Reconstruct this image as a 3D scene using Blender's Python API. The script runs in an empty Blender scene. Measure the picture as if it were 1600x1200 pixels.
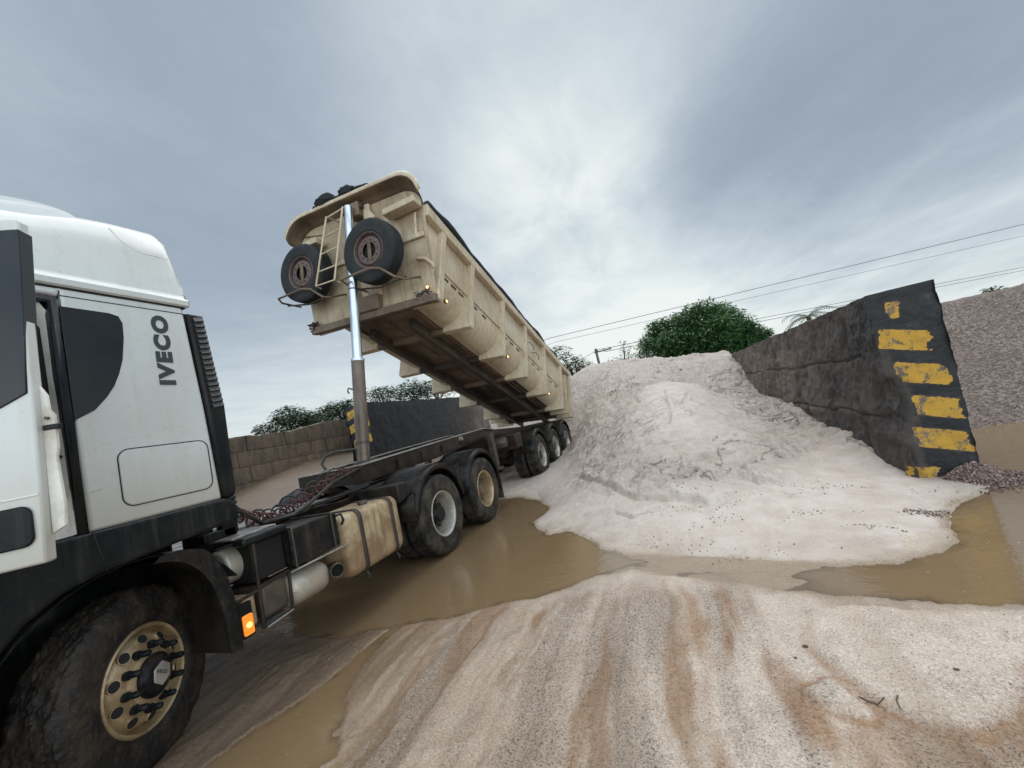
import bpy, math, random
import numpy as np
from mathutils import Vector, Matrix
random.seed(7); rng = np.random.default_rng(11)
PI = math.pi
sc = bpy.context.scene; C = sc.collection
R = math.radians

# ------------------------------------------------------------------ camera
F_PX, YAW, PITCH, ROLL, EYE = 621.76, 0.3406, 0.0845, -0.2182, 1.549
def cam_basis():
    f = Vector((-math.sin(YAW)*math.cos(PITCH), math.cos(YAW)*math.cos(PITCH), math.sin(PITCH)))
    r = Vector((math.cos(YAW), math.sin(YAW), 0)); u = r.cross(f)
    return f, r*math.cos(ROLL)+u*math.sin(ROLL), u*math.cos(ROLL)-r*math.sin(ROLL)
f_, r_, u_ = cam_basis()
cd = bpy.data.cameras.new('camera'); cam = bpy.data.objects.new('camera', cd); C.objects.link(cam)
m = Matrix((( r_.x, u_.x, -f_.x, 0), (r_.y, u_.y, -f_.y, 0), (r_.z, u_.z, -f_.z, EYE), (0, 0, 0, 1)))
cam.matrix_world = m
cd.sensor_width = 36; cd.lens = F_PX/1600*36; cd.clip_start = .05; cd.clip_end = 3000
sc.camera = cam

# ------------------------------------------------------------------ light
SUN_EL, SUN_AZ = R(60), R(-12)          # azimuth measured from +Y towards +X
sd = Vector((math.cos(SUN_EL)*math.sin(SUN_AZ), math.cos(SUN_EL)*math.cos(SUN_AZ), math.sin(SUN_EL)))
sl = bpy.data.lights.new('sun', 'SUN'); sl.energy = 1.45; sl.angle = R(50); sl.color = (1, .975, .94)
so = bpy.data.objects.new('sun', sl); C.objects.link(so); so.rotation_euler = (-sd).to_track_quat('-Z', 'Y').to_euler(); so.location = (0, 0, 30)
sc.view_settings.view_transform = 'Standard'; sc.view_settings.look = 'None'
sc.view_settings.exposure = 0.38; sc.view_settings.gamma = 1; sc.view_settings.use_curve_mapping = False
sc.cycles.use_denoising = True; sc.cycles.max_bounces = 8

class NT:
    """little helper for node trees"""
    def __init__(s, tree): s.t = tree; s.n = tree.nodes; s.l = tree.links
    def node(s, typ, **kw):
        n = s.n.new(typ)
        for k, v in kw.items():
            if k.startswith('i_'):
                key = k[2:].replace('_', ' '); key = int(key) if key.isdigit() else key
                s.put(n.inputs[key], v)
            else: setattr(n, k, v)
        return n
    def put(s, sock, v):
        if isinstance(v, bpy.types.NodeSocket): s.l.new(v, sock)
        else: sock.default_value = v
    def math(s, op, a, b=0.0, c=0.0, clamp=False):
        n = s.n.new('ShaderNodeMath'); n.operation = op; n.use_clamp = clamp
        s.put(n.inputs[0], a); s.put(n.inputs[1], b); s.put(n.inputs[2], c); return n.outputs[0]
    def vmath(s, op, a, b=(0, 0, 0)):
        n = s.n.new('ShaderNodeVectorMath'); n.operation = op
        s.put(n.inputs[0], a); s.put(n.inputs[1], b); return n
    def noise(s, vec, scale, detail=4, rough=.55, dist=0.0):
        n = s.node('ShaderNodeTexNoise'); s.put(n.inputs['Vector'], vec); n.inputs['Scale'].default_value = scale
        n.inputs['Detail'].default_value = detail; n.inputs['Roughness'].default_value = rough; n.inputs['Distortion'].default_value = dist
        return n.outputs['Fac']
    def ramp(s, fac, *stops):
        n = s.n.new('ShaderNodeValToRGB'); s.put(n.inputs[0], fac); cr = n.color_ramp
        while len(cr.elements) < len(stops): cr.elements.new(.5)
        for e, (p, c) in zip(cr.elements, stops):
            e.position = p; e.color = (c, c, c, 1) if isinstance(c, (int, float)) else (*c, 1)
        return n.outputs[0]
    def mix(s, fac, a, b, mode='MIX'):
        n = s.n.new('ShaderNodeMix'); n.data_type = 'RGBA'; n.blend_type = mode
        s.put(n.inputs[0], fac); s.put(n.inputs[6], a if not isinstance(a, tuple) else (*a[:3], 1)); s.put(n.inputs[7], b if not isinstance(b, tuple) else (*b[:3], 1))
        return n.outputs[2]
    def scale(s, vec, v):
        n = s.node('ShaderNodeMapping'); s.put(n.inputs[0], vec); n.inputs['Scale'].default_value = v; return n.outputs[0]
    def bump(s, h, strength, dist, normal=None):
        n = s.node('ShaderNodeBump'); s.put(n.inputs['Height'], h); n.inputs['Strength'].default_value = strength; n.inputs['Distance'].default_value = dist
        if normal: s.put(n.inputs['Normal'], normal)
        return n.outputs[0]

# ------------------------------------------------------------------ sky
w = bpy.data.worlds.new('World'); sc.world = w; w.use_nodes = True
t = NT(w.node_tree); t.n.clear()
tc = t.node('ShaderNodeTexCoord').outputs['Generated']
D = t.vmath('NORMALIZE', tc).outputs[0]
sx = t.node('ShaderNodeSeparateXYZ', i_0=D); dx, dy, dz = sx.outputs
zz = t.math('MAXIMUM', dz, 0.0)
den = t.math('ADD', zz, .11)
pv = t.node('ShaderNodeCombineXYZ', i_0=t.math('DIVIDE', dx, den), i_1=t.math('DIVIDE', dy, den), i_2=0.0).outputs[0]
mp = t.node('ShaderNodeMapping', i_0=pv); mp.inputs['Rotation'].default_value = (0, 0, R(-20)); mp.inputs['Scale'].default_value = (1.0, .85, 1)
n1 = t.noise(mp.outputs[0], 1.25, 8, .62, .25)
n2 = t.noise(mp.outputs[0], .42, 3, .5, .2)
mp2 = t.node('ShaderNodeMapping', i_0=pv); mp2.inputs['Location'].default_value = (3.1, 1.7, 0); mp2.inputs['Scale'].default_value = (2.3, 1.2, 1)
n3 = t.noise(mp2.outputs[0], 1.6, 6, .6, .5)
def lobe(d, p0, p1):      # soft spot around a direction
    d = Vector(d).normalized()
    dot = t.vmath('DOT_PRODUCT', D, tuple(d)).outputs['Value']
    mr = t.node('ShaderNodeMapRange', interpolation_type='SMOOTHSTEP', i_0=dot, i_1=p0, i_2=p1, i_3=0.0, i_4=1.0); return mr.outputs[0]
bright = lobe((-.10, .86, .50), .84, 1.0)
bright2 = lobe((-.12, .87, .47), .955, 1.0)
low = lobe((.10, .99, .10), .93, 1.0)
dark = lobe((.40, .88, .27), .91, .998)
dark2 = lobe((-.8, .4, .55), .6, 1.0)
top = lobe((-.12, .70, .70), .86, 1.0)
v = t.math('ADD', t.math('MULTIPLY', t.math('SUBTRACT', n1, .5), .46), t.math('MULTIPLY', t.math('SUBTRACT', n2, .5), .34))
v = t.math('ADD', v, t.math('MULTIPLY', t.math('SUBTRACT', n3, .5), .26))
v = t.math('ADD', v, .44)
v = t.math('ADD', v, t.math('MULTIPLY', bright, .14))
v = t.math('ADD', v, t.math('MULTIPLY', bright2, t.math('MULTIPLY', n3, .42)))
v = t.math('ADD', v, t.math('MULTIPLY', low, .16))
v = t.math('ADD', v, t.math('MULTIPLY', top, .13))
v = t.math('SUBTRACT', v, t.math('MULTIPLY', dark, .22))
v = t.math('SUBTRACT', v, t.math('MULTIPLY', dark2, .07))
hz = t.node('ShaderNodeMapRange', interpolation_type='SMOOTHSTEP', i_0=zz, i_1=0.42, i_2=0.02, i_3=0.0, i_4=1.0).outputs[0]
v = t.math('ADD', v, t.math('MULTIPLY', hz, .56), clamp=True)
cloud = t.ramp(v, (0.0, (.20, .245, .29)), (.35, (.28, .335, .395)), (.55, (.375, .435, .485)), (.75, (.50, .56, .59)), (1.0, (.68, .72, .70)))
up = t.node('ShaderNodeMapRange', interpolation_type='SMOOTHSTEP', i_0=dz, i_1=.80, i_2=1.0, i_3=1.0, i_4=1.15).outputs[0]
back = t.node('ShaderNodeMapRange', interpolation_type='SMOOTHSTEP', i_0=t.vmath('DOT_PRODUCT', D, (.45, -.85, .25)).outputs['Value'], i_1=.1, i_2=.9, i_3=1.0, i_4=3.3).outputs[0]  # sky brightened behind the camera, added fill for faces turned toward it
sky = t.node('ShaderNodeTexSky', sky_type='NISHITA', sun_disc=False, sun_elevation=SUN_EL, sun_rotation=SUN_AZ)
bg1 = t.node('ShaderNodeBackground', i_0=sky.outputs[0]); bg1.inputs[1].default_value = .08
bg2 = t.node('ShaderNodeBackground', i_0=cloud); t.put(bg2.inputs[1], t.math('MULTIPLY', up, back))
mx = t.node('ShaderNodeMixShader'); mx.inputs[0].default_value = .93
t.l.new(bg1.outputs[0], mx.inputs[1]); t.l.new(bg2.outputs[0], mx.inputs[2])
out = t.node('ShaderNodeOutputWorld'); t.l.new(mx.outputs[0], out.inputs[0])

# ------------------------------------------------------------------ numpy noise
def _h(ix, iy, seed):
    h = (ix.astype(np.int64)*374761393 + iy.astype(np.int64)*668265263 + seed*2147483647) & 0xffffffff
    h = ((h ^ (h >> 13))*1274126177) & 0xffffffff
    return ((h ^ (h >> 16)) & 0xffffff)/float(0xffffff)
def vn(x, y, seed=0):
    x = np.asarray(x, float); y = np.asarray(y, float)
    ix = np.floor(x); iy = np.floor(y); fx = x-ix; fy = y-iy
    fx = fx*fx*fx*(fx*(fx*6-15)+10); fy = fy*fy*fy*(fy*(fy*6-15)+10)
    a = _h(ix, iy, seed); b = _h(ix+1, iy, seed); c = _h(ix, iy+1, seed); d = _h(ix+1, iy+1, seed)
    return (a*(1-fx)+b*fx)*(1-fy)+(c*(1-fx)+d*fx)*fy
def fbm(x, y, seed=0, oct=4, gain=.5):
    s = 0; a = 1; tot = 0
    for k in range(oct):
        s = s+a*(vn(x*2**k+k*17.3, y*2**k-k*9.1, seed+k)-.5); tot += a; a *= gain
    return s/tot*2          # about -1..1
def ridged(x, y, seed=0, oct=4):
    s = 0; a = 1; tot = 0
    for k in range(oct):
        s = s+a*(1-np.abs(2*vn(x*2**k+k*7.3, y*2**k-k*3.1, seed+k)-1)); tot += a; a *= .55
    return s/tot
def sstep(a, b, x):
    t_ = np.clip((x-a)/(b-a), 0, 1); return t_*t_*(3-2*t_)
def sdist(x, y, poly):      # signed distance to polygon, negative inside
    p = np.array(poly, float); n = len(p); d2 = np.full(x.shape, 1e9); ins = np.zeros(x.shape, bool)
    for i in range(n):
        a = p[i]; b = p[(i+1) % n]; e = b-a
        tt = np.clip(((x-a[0])*e[0]+(y-a[1])*e[1])/(e@e+1e-12), 0, 1)
        d2 = np.minimum(d2, (x-a[0]-tt*e[0])**2+(y-a[1]-tt*e[1])**2)
        cond = ((a[1] > y) != (b[1] > y)) & (x < (b[0]-a[0])*(y-a[1])/(b[1]-a[1]+1e-12)+a[0]); ins ^= cond
    d = np.sqrt(d2); return np.where(ins, -d, d)

# ------------------------------------------------------------------ materials
MATS = {}
def new_mat(name):
    m_ = bpy.data.materials.new(name); m_.use_nodes = True; t_ = NT(m_.node_tree); t_.n.clear()
    o_ = t_.node('ShaderNodeOutputMaterial'); b_ = t_.node('ShaderNodeBsdfPrincipled'); t_.l.new(b_.outputs[0], o_.inputs[0])
    MATS[name] = m_; return m_, t_, b_
def dirty(name, base, dirt=(.16, .11, .07), amt=.4, rough=.45, scale=2.5, streak=0.0, streak_col=None, bump=.0, metal=0.0, coat=0.0, spots=0.0, var=.12, low_z=None, spec=.5, fine=30, bd=.004, bs=55):
    """paint with dirt in patches, vertical run marks and specks, in world-aligned object space"""
    m_, t_, b_ = new_mat(name)
    co = t_.node('ShaderNodeNewGeometry').outputs['Position']
    n_ = t_.noise(co, scale, 6, .62, .3); nf = t_.noise(co, fine, 4, .6)
    col = t_.mix(t_.math('MULTIPLY', t_.math('SUBTRACT', nf, .5), var*2), base, tuple(min(1, c*1.5) for c in base))
    col = t_.mix(t_.math('MULTIPLY', t_.ramp(n_, (.43, 0.0), (.62, 1.0)), amt), col, dirt)
    if streak:
        st = t_.noise(t_.scale(co, (7, 7, .55)), 2.2, 5, .65, .2)
        st = t_.math('MULTIPLY', t_.ramp(st, (.50, 0.0), (.70, 1.0)), streak)
        col = t_.mix(st, col, streak_col or dirt)
    if spots:
        sp = t_.ramp(t_.noise(co, 26, 3, .7), (.60, 0.0), (.68, 1.0))
        col = t_.mix(t_.math('MULTIPLY', sp, spots), col, dirt)
    if low_z:
        z0, z1, a, c = low_z
        sz = t_.node('ShaderNodeSeparateXYZ', i_0=co).outputs[2]
        g = t_.node('ShaderNodeMapRange', i_0=t_.math('ADD', sz, t_.math('MULTIPLY', t_.math('SUBTRACT', n_, .5), .5*(z1-z0)+.15)), i_1=z1, i_2=z0, i_3=0.0, i_4=a).outputs[0]
        col = t_.mix(g, col, c)
    t_.put(b_.inputs['Base Color'], col)
    t_.put(b_.inputs['Roughness'], t_.math('ADD', rough-.12, t_.math('MULTIPLY', n_, .3), clamp=True))
    b_.inputs['Metallic'].default_value = metal; b_.inputs['Specular IOR Level'].default_value = spec
    if coat: b_.inputs['Coat Weight'].default_value = coat; b_.inputs['Coat Roughness'].default_value = .12
    if bump: t_.put(b_.inputs['Normal'], t_.bump(t_.noise(co, bs, 5, .65), bump, bd))
    return m_
M = {}
M['white'] = dirty('cab_white_paint', (.57, .60, .59), (.40, .36, .29), .22, .32, 1.6, streak=.18, coat=.3, spots=.28, var=.05, low_z=(1.38, 1.85, .55, (.31, .255, .18)))
M['white_worn'] = dirty('door_jamb_paint', (.70, .69, .64), (.30, .24, .17), .5, .4, 5, streak=.3, spots=.3)
M['black'] = dirty('black_plastic', (.006, .009, .011), (.040, .036, .030), .30, .26, 3, streak=.45, streak_col=(.060, .056, .050), bump=.25, spots=.2, spec=.16)
M['blackmuddy'] = dirty('muddy_black_plastic', (.007, .008, .009), (.060, .047, .034), .45, .30, 4, streak=.5, streak_col=(.070, .056, .042), bump=.3, spots=.4, spec=.16)
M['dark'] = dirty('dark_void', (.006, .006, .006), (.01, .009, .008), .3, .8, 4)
M['glass'] = dirty('tinted_glass', (.006, .010, .014), (.04, .043, .043), .2, .14, 2, streak=.1, spec=.35)
M['decal'] = dirty('grey_lettering', (.028, .035, .042), (.06, .06, .06), .2, .5, 6)
M['seat'] = dirty('seat_fabric', (.022, .026, .030), (.02, .02, .02), .4, .9, 5)
M['tyre'] = dirty('tyre_rubber', (.014, .0135, .013), (.10, .082, .062), .62, .5, 6, bump=.7, spec=.2, spots=.45, fine=60)
M['tyremud'] = dirty('muddy_tyre_rubber', (.013, .012, .0115), (.085, .060, .038), .38, .42, 6, bump=1.0, spec=.28, bd=.014, bs=26, spots=.5, fine=60)
M['sparetyre'] = dirty('dusty_spare_rubber', (.022, .025, .028), (.050, .050, .047), .5, .7, 4, bump=.2, spec=.2)
M['rim_gold'] = dirty('brown_stained_alloy', (.47, .36, .215), (.16, .095, .045), .6, .36, 7, metal=.4, spots=.4, bump=.2)
M['rim_grey'] = dirty('muddy_steel_rim', (.50, .48, .44), (.15, .10, .065), .45, .36, 6, metal=.5, spots=.4, bump=.2)
M['rim_rust'] = dirty('rusty_brown_rim', (.17, .115, .075), (.05, .03, .02), .6, .6, 7, metal=.2, spots=.5, bump=.3)
M['rim_red'] = dirty('dull_maroon_rim', (.085, .055, .05), (.16, .12, .10), .4, .55, 8, spots=.4)
M['chassis'] = dirty('chassis_steel', (.016, .013, .011), (.065, .042, .028), .50, .36, 3.5, spec=.25, streak=.3, spots=.35, bump=.3)
M['chassis_edge'] = dirty('worn_highlit_steel_edge', (.42, .40, .37), (.09, .065, .048), .5, .28, 6, metal=.5)  # lightened so the beam flanges carry wet edge highlights in their colour
M['plate'] = dirty('grimy_steel', (.05, .045, .04), (.14, .10, .07), .6, .4, 5, metal=.2, bump=.3)
M['tank'] = dirty('mud_stained_cream_tank', (.43, .33, .20), (.17, .095, .042), .75, .38, 4.2, streak=.8, streak_col=(.17, .10, .05), spots=.25, low_z=(.40, .75, .5, (.22, .13, .07)))
M['muffler'] = dirty('aluminised_muffler', (.55, .52, .45), (.28, .19, .10), .5, .42, 4, metal=.3, spots=.3, low_z=(.40, .60, .6, (.20, .14, .08)))
M['tan'] = dirty('cream_body_paint', (.55, .475, .345), (.30, .215, .135), .42, .42, 1.3, streak=.62, streak_col=(.29, .17, .075), spots=.14, bump=.12, var=.06)
M['tan_front'] = dirty('stained_cream_bulkhead', (.47, .395, .28), (.24, .165, .10), .6, .42, 1.8, streak=.65, streak_col=(.20, .12, .06), spots=.25, bump=.12, var=.08)
M['tan_dirty_shaded'] = dirty('grimy_shaded_cream_underbody', (.17, .120, .078), (.05, .036, .024), .75, .5, 1.4, streak=.3, spots=.3, bump=.3)
M['under'] = dirty('oily_shaded_underbody_steel', (.035, .027, .021), (.11, .078, .05), .4, .5, 3, spots=.3, bump=.3)
M['strap'] = dirty('dark_steel_strap', (.045, .045, .045), (.15, .10, .06), .4, .35, 6, metal=.5)
M['tarp'] = dirty('black_tarpaulin', (.008, .010, .012), (.03, .03, .028), .3, .5, 4, bump=.3, spec=.25)
M['cyl_tube'] = dirty('brown_grimed_cylinder', (.145, .105, .075), (.075, .042, .025), .7, .34, 2.2, streak=.7, streak_col=(.06, .034, .02), coat=.3)
M['wood_post'] = dirty('weathered_post', (.10, .095, .085), (.05, .05, .05), .4, .8, 4)
M['wire'] = dirty('cable_black', (.09, .095, .10), (.03, .03, .03), 0, .6, 4)
M['hose_red'] = dirty('red_brown_hose', (.085, .022, .016), (.03, .02, .02), .4, .4, 12)
M['hose_black'] = dirty('black_hose', (.012, .012, .012), (.06, .05, .04), .3, .35, 9)
M['bark'] = dirty('bark', (.12, .095, .07), (.05, .04, .03), .5, .9, 6)
m_, t_, b_ = new_mat('chrome_piston'); M['chrome'] = m_
co = t_.node('ShaderNodeNewGeometry').outputs['Position']
t_.put(b_.inputs['Base Color'], t_.mix(t_.ramp(t_.noise(t_.scale(co, (6, 6, .6)), 2, 4), (.5, 0.0), (.7, .6)), (.62, .66, .70), (.25, .24, .23)))
b_.inputs['Metallic'].default_value = .95; b_.inputs['Roughness'].default_value = .24
def emis(name, col, e, base):
    m_, t_, b_ = new_mat(name); co = t_.node('ShaderNodeNewGeometry').outputs['Position']
    t_.put(b_.inputs['Base Color'], t_.mix(t_.noise(co, 40, 2), base, tuple(c*.7 for c in base)))
    b_.inputs['Emission Color'].default_value = (*col, 1); b_.inputs['Emission Strength'].default_value = e; b_.inputs['Roughness'].default_value = .25
    return m_
M['amber'] = emis('amber_lens', (1, .25, .02), .5, (.85, .25, .03))
M['amber_lit'] = emis('lit_amber_bulb', (1, .45, .06), 7, (.9, .4, .05))
M['amber_small'] = emis('lit_small_marker', (1, .5, .18), 2.5, (.9, .4, .1))
# diamond plate
m_, t_, b_ = new_mat('diamond_tread_plate'); M['diamond'] = m_
co = t_.node('ShaderNodeNewGeometry').outputs['Position']
b1 = t_.node('ShaderNodeTexBrick', i_0=t_.node('ShaderNodeMapping', i_0=co).outputs[0]); b1.inputs['Scale'].default_value = 16
rot = [n for n in t_.n if n.type == 'MAPPING'][0]; rot.inputs['Rotation'].default_value = (0, 0, R(45))
b1.inputs['Mortar Size'].default_value = .16
t_.put(b_.inputs['Base Color'], t_.mix(t_.ramp(t_.noise(co, 5, 5, .6), (.4, 0.0), (.6, 1.0)), (.40, .39, .37), (.10, .09, .08)))
b_.inputs['Metallic'].default_value = .2; b_.inputs['Roughness'].default_value = .4
t_.put(b_.inputs['Normal'], t_.bump(b1.outputs['Fac'], .9, .01))
# muddy water
m_, t_, b_ = new_mat('muddy_water'); M['water'] = m_
co = t_.node('ShaderNodeNewGeometry').outputs['Position']
sp = t_.ramp(t_.noise(co, 38, 2, .5), (.715, 0.0), (.74, 1.0))
cw = t_.mix(t_.noise(co, 1.1, 4, .6), (.185, .120, .062), (.240, .165, .092))
t_.put(b_.inputs['Base Color'], t_.mix(sp, cw, (.42, .36, .29)))
b_.inputs['Roughness'].default_value = .035; b_.inputs['IOR'].default_value = 1.62; b_.inputs['Specular IOR Level'].default_value = .5
wn = t_.math('ADD', t_.noise(t_.scale(co, (1, 1.6, 1)), 9, 3, .6), t_.math('MULTIPLY', t_.noise(co, 60, 2, .5), .12))
nrm = t_.bump(wn, .18, .02); t_.put(b_.inputs['Normal'], nrm)
dpt = t_.node('ShaderNodeSeparateColor', i_0=t_.node('ShaderNodeVertexColor', layer_name='mask').outputs[0]).outputs[0]
fr_ = t_.node('ShaderNodeFresnel', i_0=1.5); t_.put(fr_.inputs['Normal'], nrm); gl = t_.node('ShaderNodeBsdfGlossy'); gl.inputs['Roughness'].default_value = .04; t_.put(gl.inputs['Normal'], nrm)
film = t_.node('ShaderNodeMixShader'); t_.put(film.inputs[0], fr_.outputs[0]); t_.l.new(t_.node('ShaderNodeBsdfTransparent').outputs[0], film.inputs[1]); t_.l.new(gl.outputs[0], film.inputs[2])
mxw = t_.node('ShaderNodeMixShader'); t_.put(mxw.inputs[0], t_.ramp(dpt, (0.0, .05), (.08, .75), (.30, 1.0))); t_.l.new(film.outputs[0], mxw.inputs[1]); t_.l.new(b_.outputs[0], mxw.inputs[2])
t_.l.new(mxw.outputs[0], [n for n in t_.n if n.type == 'OUTPUT_MATERIAL'][0].inputs[0])

def sand_mat(name, pile=False):
    """wet pale sand; vertex colour 'mask': R = brown rut mud, G = wet near water, B = roughness of the relief / dark grit"""
    m_, t_, b_ = new_mat(name); co = t_.node('ShaderNodeNewGeometry').outputs['Position']
    vc = t_.node('ShaderNodeVertexColor', layer_name='mask').outputs[0]
    s_ = t_.node('ShaderNodeSeparateColor', i_0=vc); r, g, b = s_.outputs
    nb = t_.noise(co, .9, 5, .6, .4); nm = t_.noise(co, 5, 5, .62, .3); nf = t_.noise(co, 45, 4, .7); ng = t_.noise(co, 85 if not pile else 110, 3, .8)
    base = t_.mix(nb, (.60, .480, .370), (.71, .605, .51)) if not pile else t_.mix(nb, (.55, .465, .41), (.655, .57, .51))
    if pile: base = t_.mix(t_.math('MULTIPLY', b, .45), base, (.44, .365, .32))
    base = t_.mix(t_.ramp(nm, (.38, 0.0), (.68, .6)), base, (.42, .325, .255))
    grit = t_.ramp(ng, (.53 if not pile else .60, 0.0), (.575 if not pile else .70, 1.0))
    gritf = t_.math('MULTIPLY', grit, t_.math('ADD', .32 if not pile else .05, t_.math('MULTIPLY', b, .58 if not pile else .15)))
    base = t_.mix(gritf, base, (.115, .082, .062))
    pale = t_.ramp(t_.noise(co, 95, 2, .7), (.55, 0.0), (.60, .75 if not pile else .3))
    base = t_.mix(pale, base, (.80, .71, .63))
    mud = t_.mix(nm, (.27, .135, .058), (.44, .255, .135))
    mud = t_.mix(t_.math('MULTIPLY', grit, .55), mud, (.09, .055, .035))
    over = t_.math('SUBTRACT', r, 1.0, clamp=True); r = t_.math('MINIMUM', r, 1.0)
    base = t_.mix(t_.math('MULTIPLY', r, t_.ramp(t_.math('ADD', nf, t_.math('MULTIPLY', nm, .5)), (.5, .55), (.9, 1.0))), base, mud)
    wet = t_.mix(nm, (.25, .175, .105), (.35, .255, .17))
    wet = t_.mix(t_.math('MULTIPLY', grit, .2), wet, (.09, .06, .04))
    base = t_.mix(t_.math('MULTIPLY', g, .85), base, wet)
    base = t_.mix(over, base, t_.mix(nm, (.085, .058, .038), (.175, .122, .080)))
    t_.put(b_.inputs['Base Color'], base)
    ro = t_.math('SUBTRACT', t_.math('ADD', .62, t_.math('MULTIPLY', nf, .2)), t_.math('MULTIPLY', g, .55), clamp=True)
    t_.put(b_.inputs['Roughness'], ro)
    if pile:
        wv = t_.node('ShaderNodeMixRGB', i_0=.35, i_1=co, i_2=t_.node('ShaderNodeTexNoise', i_0=co, i_2=5.0).outputs['Color']).outputs[0]
        vo = t_.node('ShaderNodeTexVoronoi', feature='DISTANCE_TO_EDGE', i_0=wv); vo.inputs['Scale'].default_value = 3.4
        crack = t_.ramp(vo.outputs[0], (0.0, .45), (.03, 1.0))
        cm = t_.ramp(t_.noise(co, .75, 3), (.56, 0.0), (.62, 1.0))
        crack = t_.math('ADD', crack, t_.math('SUBTRACT', 1.0, cm), clamp=True)
        wn_ = t_.noise(co, 1.9, 6, .62, .8); wl_ = t_.math('ABSOLUTE', t_.math('SUBTRACT', wn_, .5))
        wiggle = t_.ramp(wl_, (0.0, 0.0), (.009, 1.0)); wm_ = t_.ramp(t_.noise(co, .9, 2), (.48, 0.0), (.54, 1.0))
        wiggle = t_.math('ADD', wiggle, t_.math('SUBTRACT', 1.0, wm_), clamp=True)
        base_dummy = None
        h = t_.math('ADD', t_.math('ADD', t_.math('MULTIPLY', crack, .12), t_.math('MULTIPLY', wiggle, t_.math('MULTIPLY', t_.math('POWER', b, 1.6), 1.1))), t_.math('MULTIPLY', t_.noise(co, 9, 6, .66), t_.math('ADD', .25, t_.math('MULTIPLY', b, 1.0))))
        nrm = t_.bump(h, 1.0, .075)
        nrm = t_.bump(t_.noise(co, 40, 5, .75), .6, .012, nrm)
    else:
        h = t_.math('MULTIPLY', t_.noise(co, 24, 6, .7), t_.math('ADD', .35, t_.math('MULTIPLY', b, .9)))
        nrm = t_.bump(h, .9, .032)
        nrm = t_.bump(ng, .8, .010, nrm)
    t_.put(b_.inputs['Normal'], nrm)
    return m_
M['sand'] = sand_mat('wet_sandy_ground'); M['pile'] = sand_mat('pale_heaped_sand', True)
# gravel
m_, t_, b_ = new_mat('pinkish_gravel'); M['gravel'] = m_
co = t_.node('ShaderNodeNewGeometry').outputs['Position']
vo = t_.node('ShaderNodeTexVoronoi', i_0=co); vo.inputs['Scale'].default_value = 38
vo2 = t_.node('ShaderNodeTexVoronoi', i_0=co); vo2.inputs['Scale'].default_value = 19
cc = t_.ramp(t_.node('ShaderNodeSeparateColor', i_0=vo.outputs['Color']).outputs[0], (0.0, (.080, .052, .040)), (.5, (.175, .130, .100)), (1.0, (.36, .29, .235)))
cc = t_.mix(t_.ramp(t_.noise(co, .8, 4), (.35, 0.0), (.7, .5)), cc, (.17, .11, .095))
t_.put(b_.inputs['Base Color'], cc); b_.inputs['Roughness'].default_value = .6
h = t_.math('SUBTRACT', 1.0, t_.math('ADD', vo.outputs['Distance'], t_.math('MULTIPLY', vo2.outputs['Distance'], .8)))
t_.put(b_.inputs['Normal'], t_.bump(h, 1.0, .035))
m_, t_, b_ = new_mat('stone_chips'); M['chips'] = m_
ri = t_.node('ShaderNodeNewGeometry').outputs['Random Per Island']
t_.put(b_.inputs['Base Color'], t_.ramp(ri, (0.0, (.06, .038, .03)), (.5, (.17, .105, .085)), (1.0, (.38, .28, .24)))); b_.inputs['Roughness'].default_value = .5
# wall concrete, painted: vertex colour R yellow, G black paint, B grime
m_, t_, b_ = new_mat('painted_concrete'); M['wall'] = m_
co = t_.node('ShaderNodeNewGeometry').outputs['Position']
s_ = t_.node('ShaderNodeSeparateColor', i_0=t_.node('ShaderNodeVertexColor', layer_name='mask').outputs[0]); r, g, b = s_.outputs
nb = t_.noise(co, 2.2, 6, .65, .5); nm = t_.noise(co, 9, 6, .7, .3); ns = t_.noise(t_.scale(co, (2, 2, 1.1)), 2.2, 7, .72, .6)
cb = t_.mix(nb, (.095, .075, .062), (.21, .17, .145))
cb = t_.mix(t_.ramp(ns, (.42, 0.0), (.62, .8)), cb, (.095, .08, .07))
cb = t_.mix(t_.ramp(nm, (.52, 0.0), (.66, .6)), cb, (.21, .15, .105))
vp = t_.node('ShaderNodeTexVoronoi', i_0=t_.scale(co, (1, 1, 1.4))); vp.inputs['Scale'].default_value = 1.6
cb = t_.mix(.45, cb, t_.mix(t_.node('ShaderNodeSeparateColor', i_0=vp.outputs['Color']).outputs[0], (.035, .032, .03), (.23, .19, .16)))
gm = t_.math('MULTIPLY', b, t_.ramp(t_.math('ADD', nb, t_.math('MULTIPLY', nm, .5)), (.55, 1.0), (.95, .45)))
cb = t_.mix(gm, cb, (.022, .022, .024))
bk = t_.mix(t_.ramp(nm, (.55, 0.0), (.72, .5)), (.006, .008, .011), (.05, .043, .037))
bm = t_.math('MULTIPLY', g, t_.ramp(nm, (.66, 1.0), (.74, .3)))
cb = t_.mix(bm, cb, bk)
ye = t_.mix(t_.ramp(nm, (.45, 0.0), (.7, .55)), (.52, .30, .042), (.26, .155, .045))
rs_ = t_.ramp(t_.math('ADD', r, t_.math('MULTIPLY', t_.math('SUBTRACT', t_.noise(co, 30, 4, .65), .5), .9)), (.40, 0.0), (.54, 1.0))
ym = t_.math('MULTIPLY', rs_, t_.ramp(t_.math('ADD', t_.math('MULTIPLY', nm, .7), t_.math('MULTIPLY', t_.noise(co, 35, 4, .7), .35)), (.555, 1.0), (.60, 0.0)))
cb = t_.mix(ym, cb, ye)
t_.put(b_.inputs['Base Color'], cb); t_.put(b_.inputs['Roughness'], t_.math('SUBTRACT', .85, t_.math('MULTIPLY', g, .3)))
t_.put(b_.inputs['Normal'], t_.bump(t_.noise(co, 14, 8, .72), .7, .03))
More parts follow.
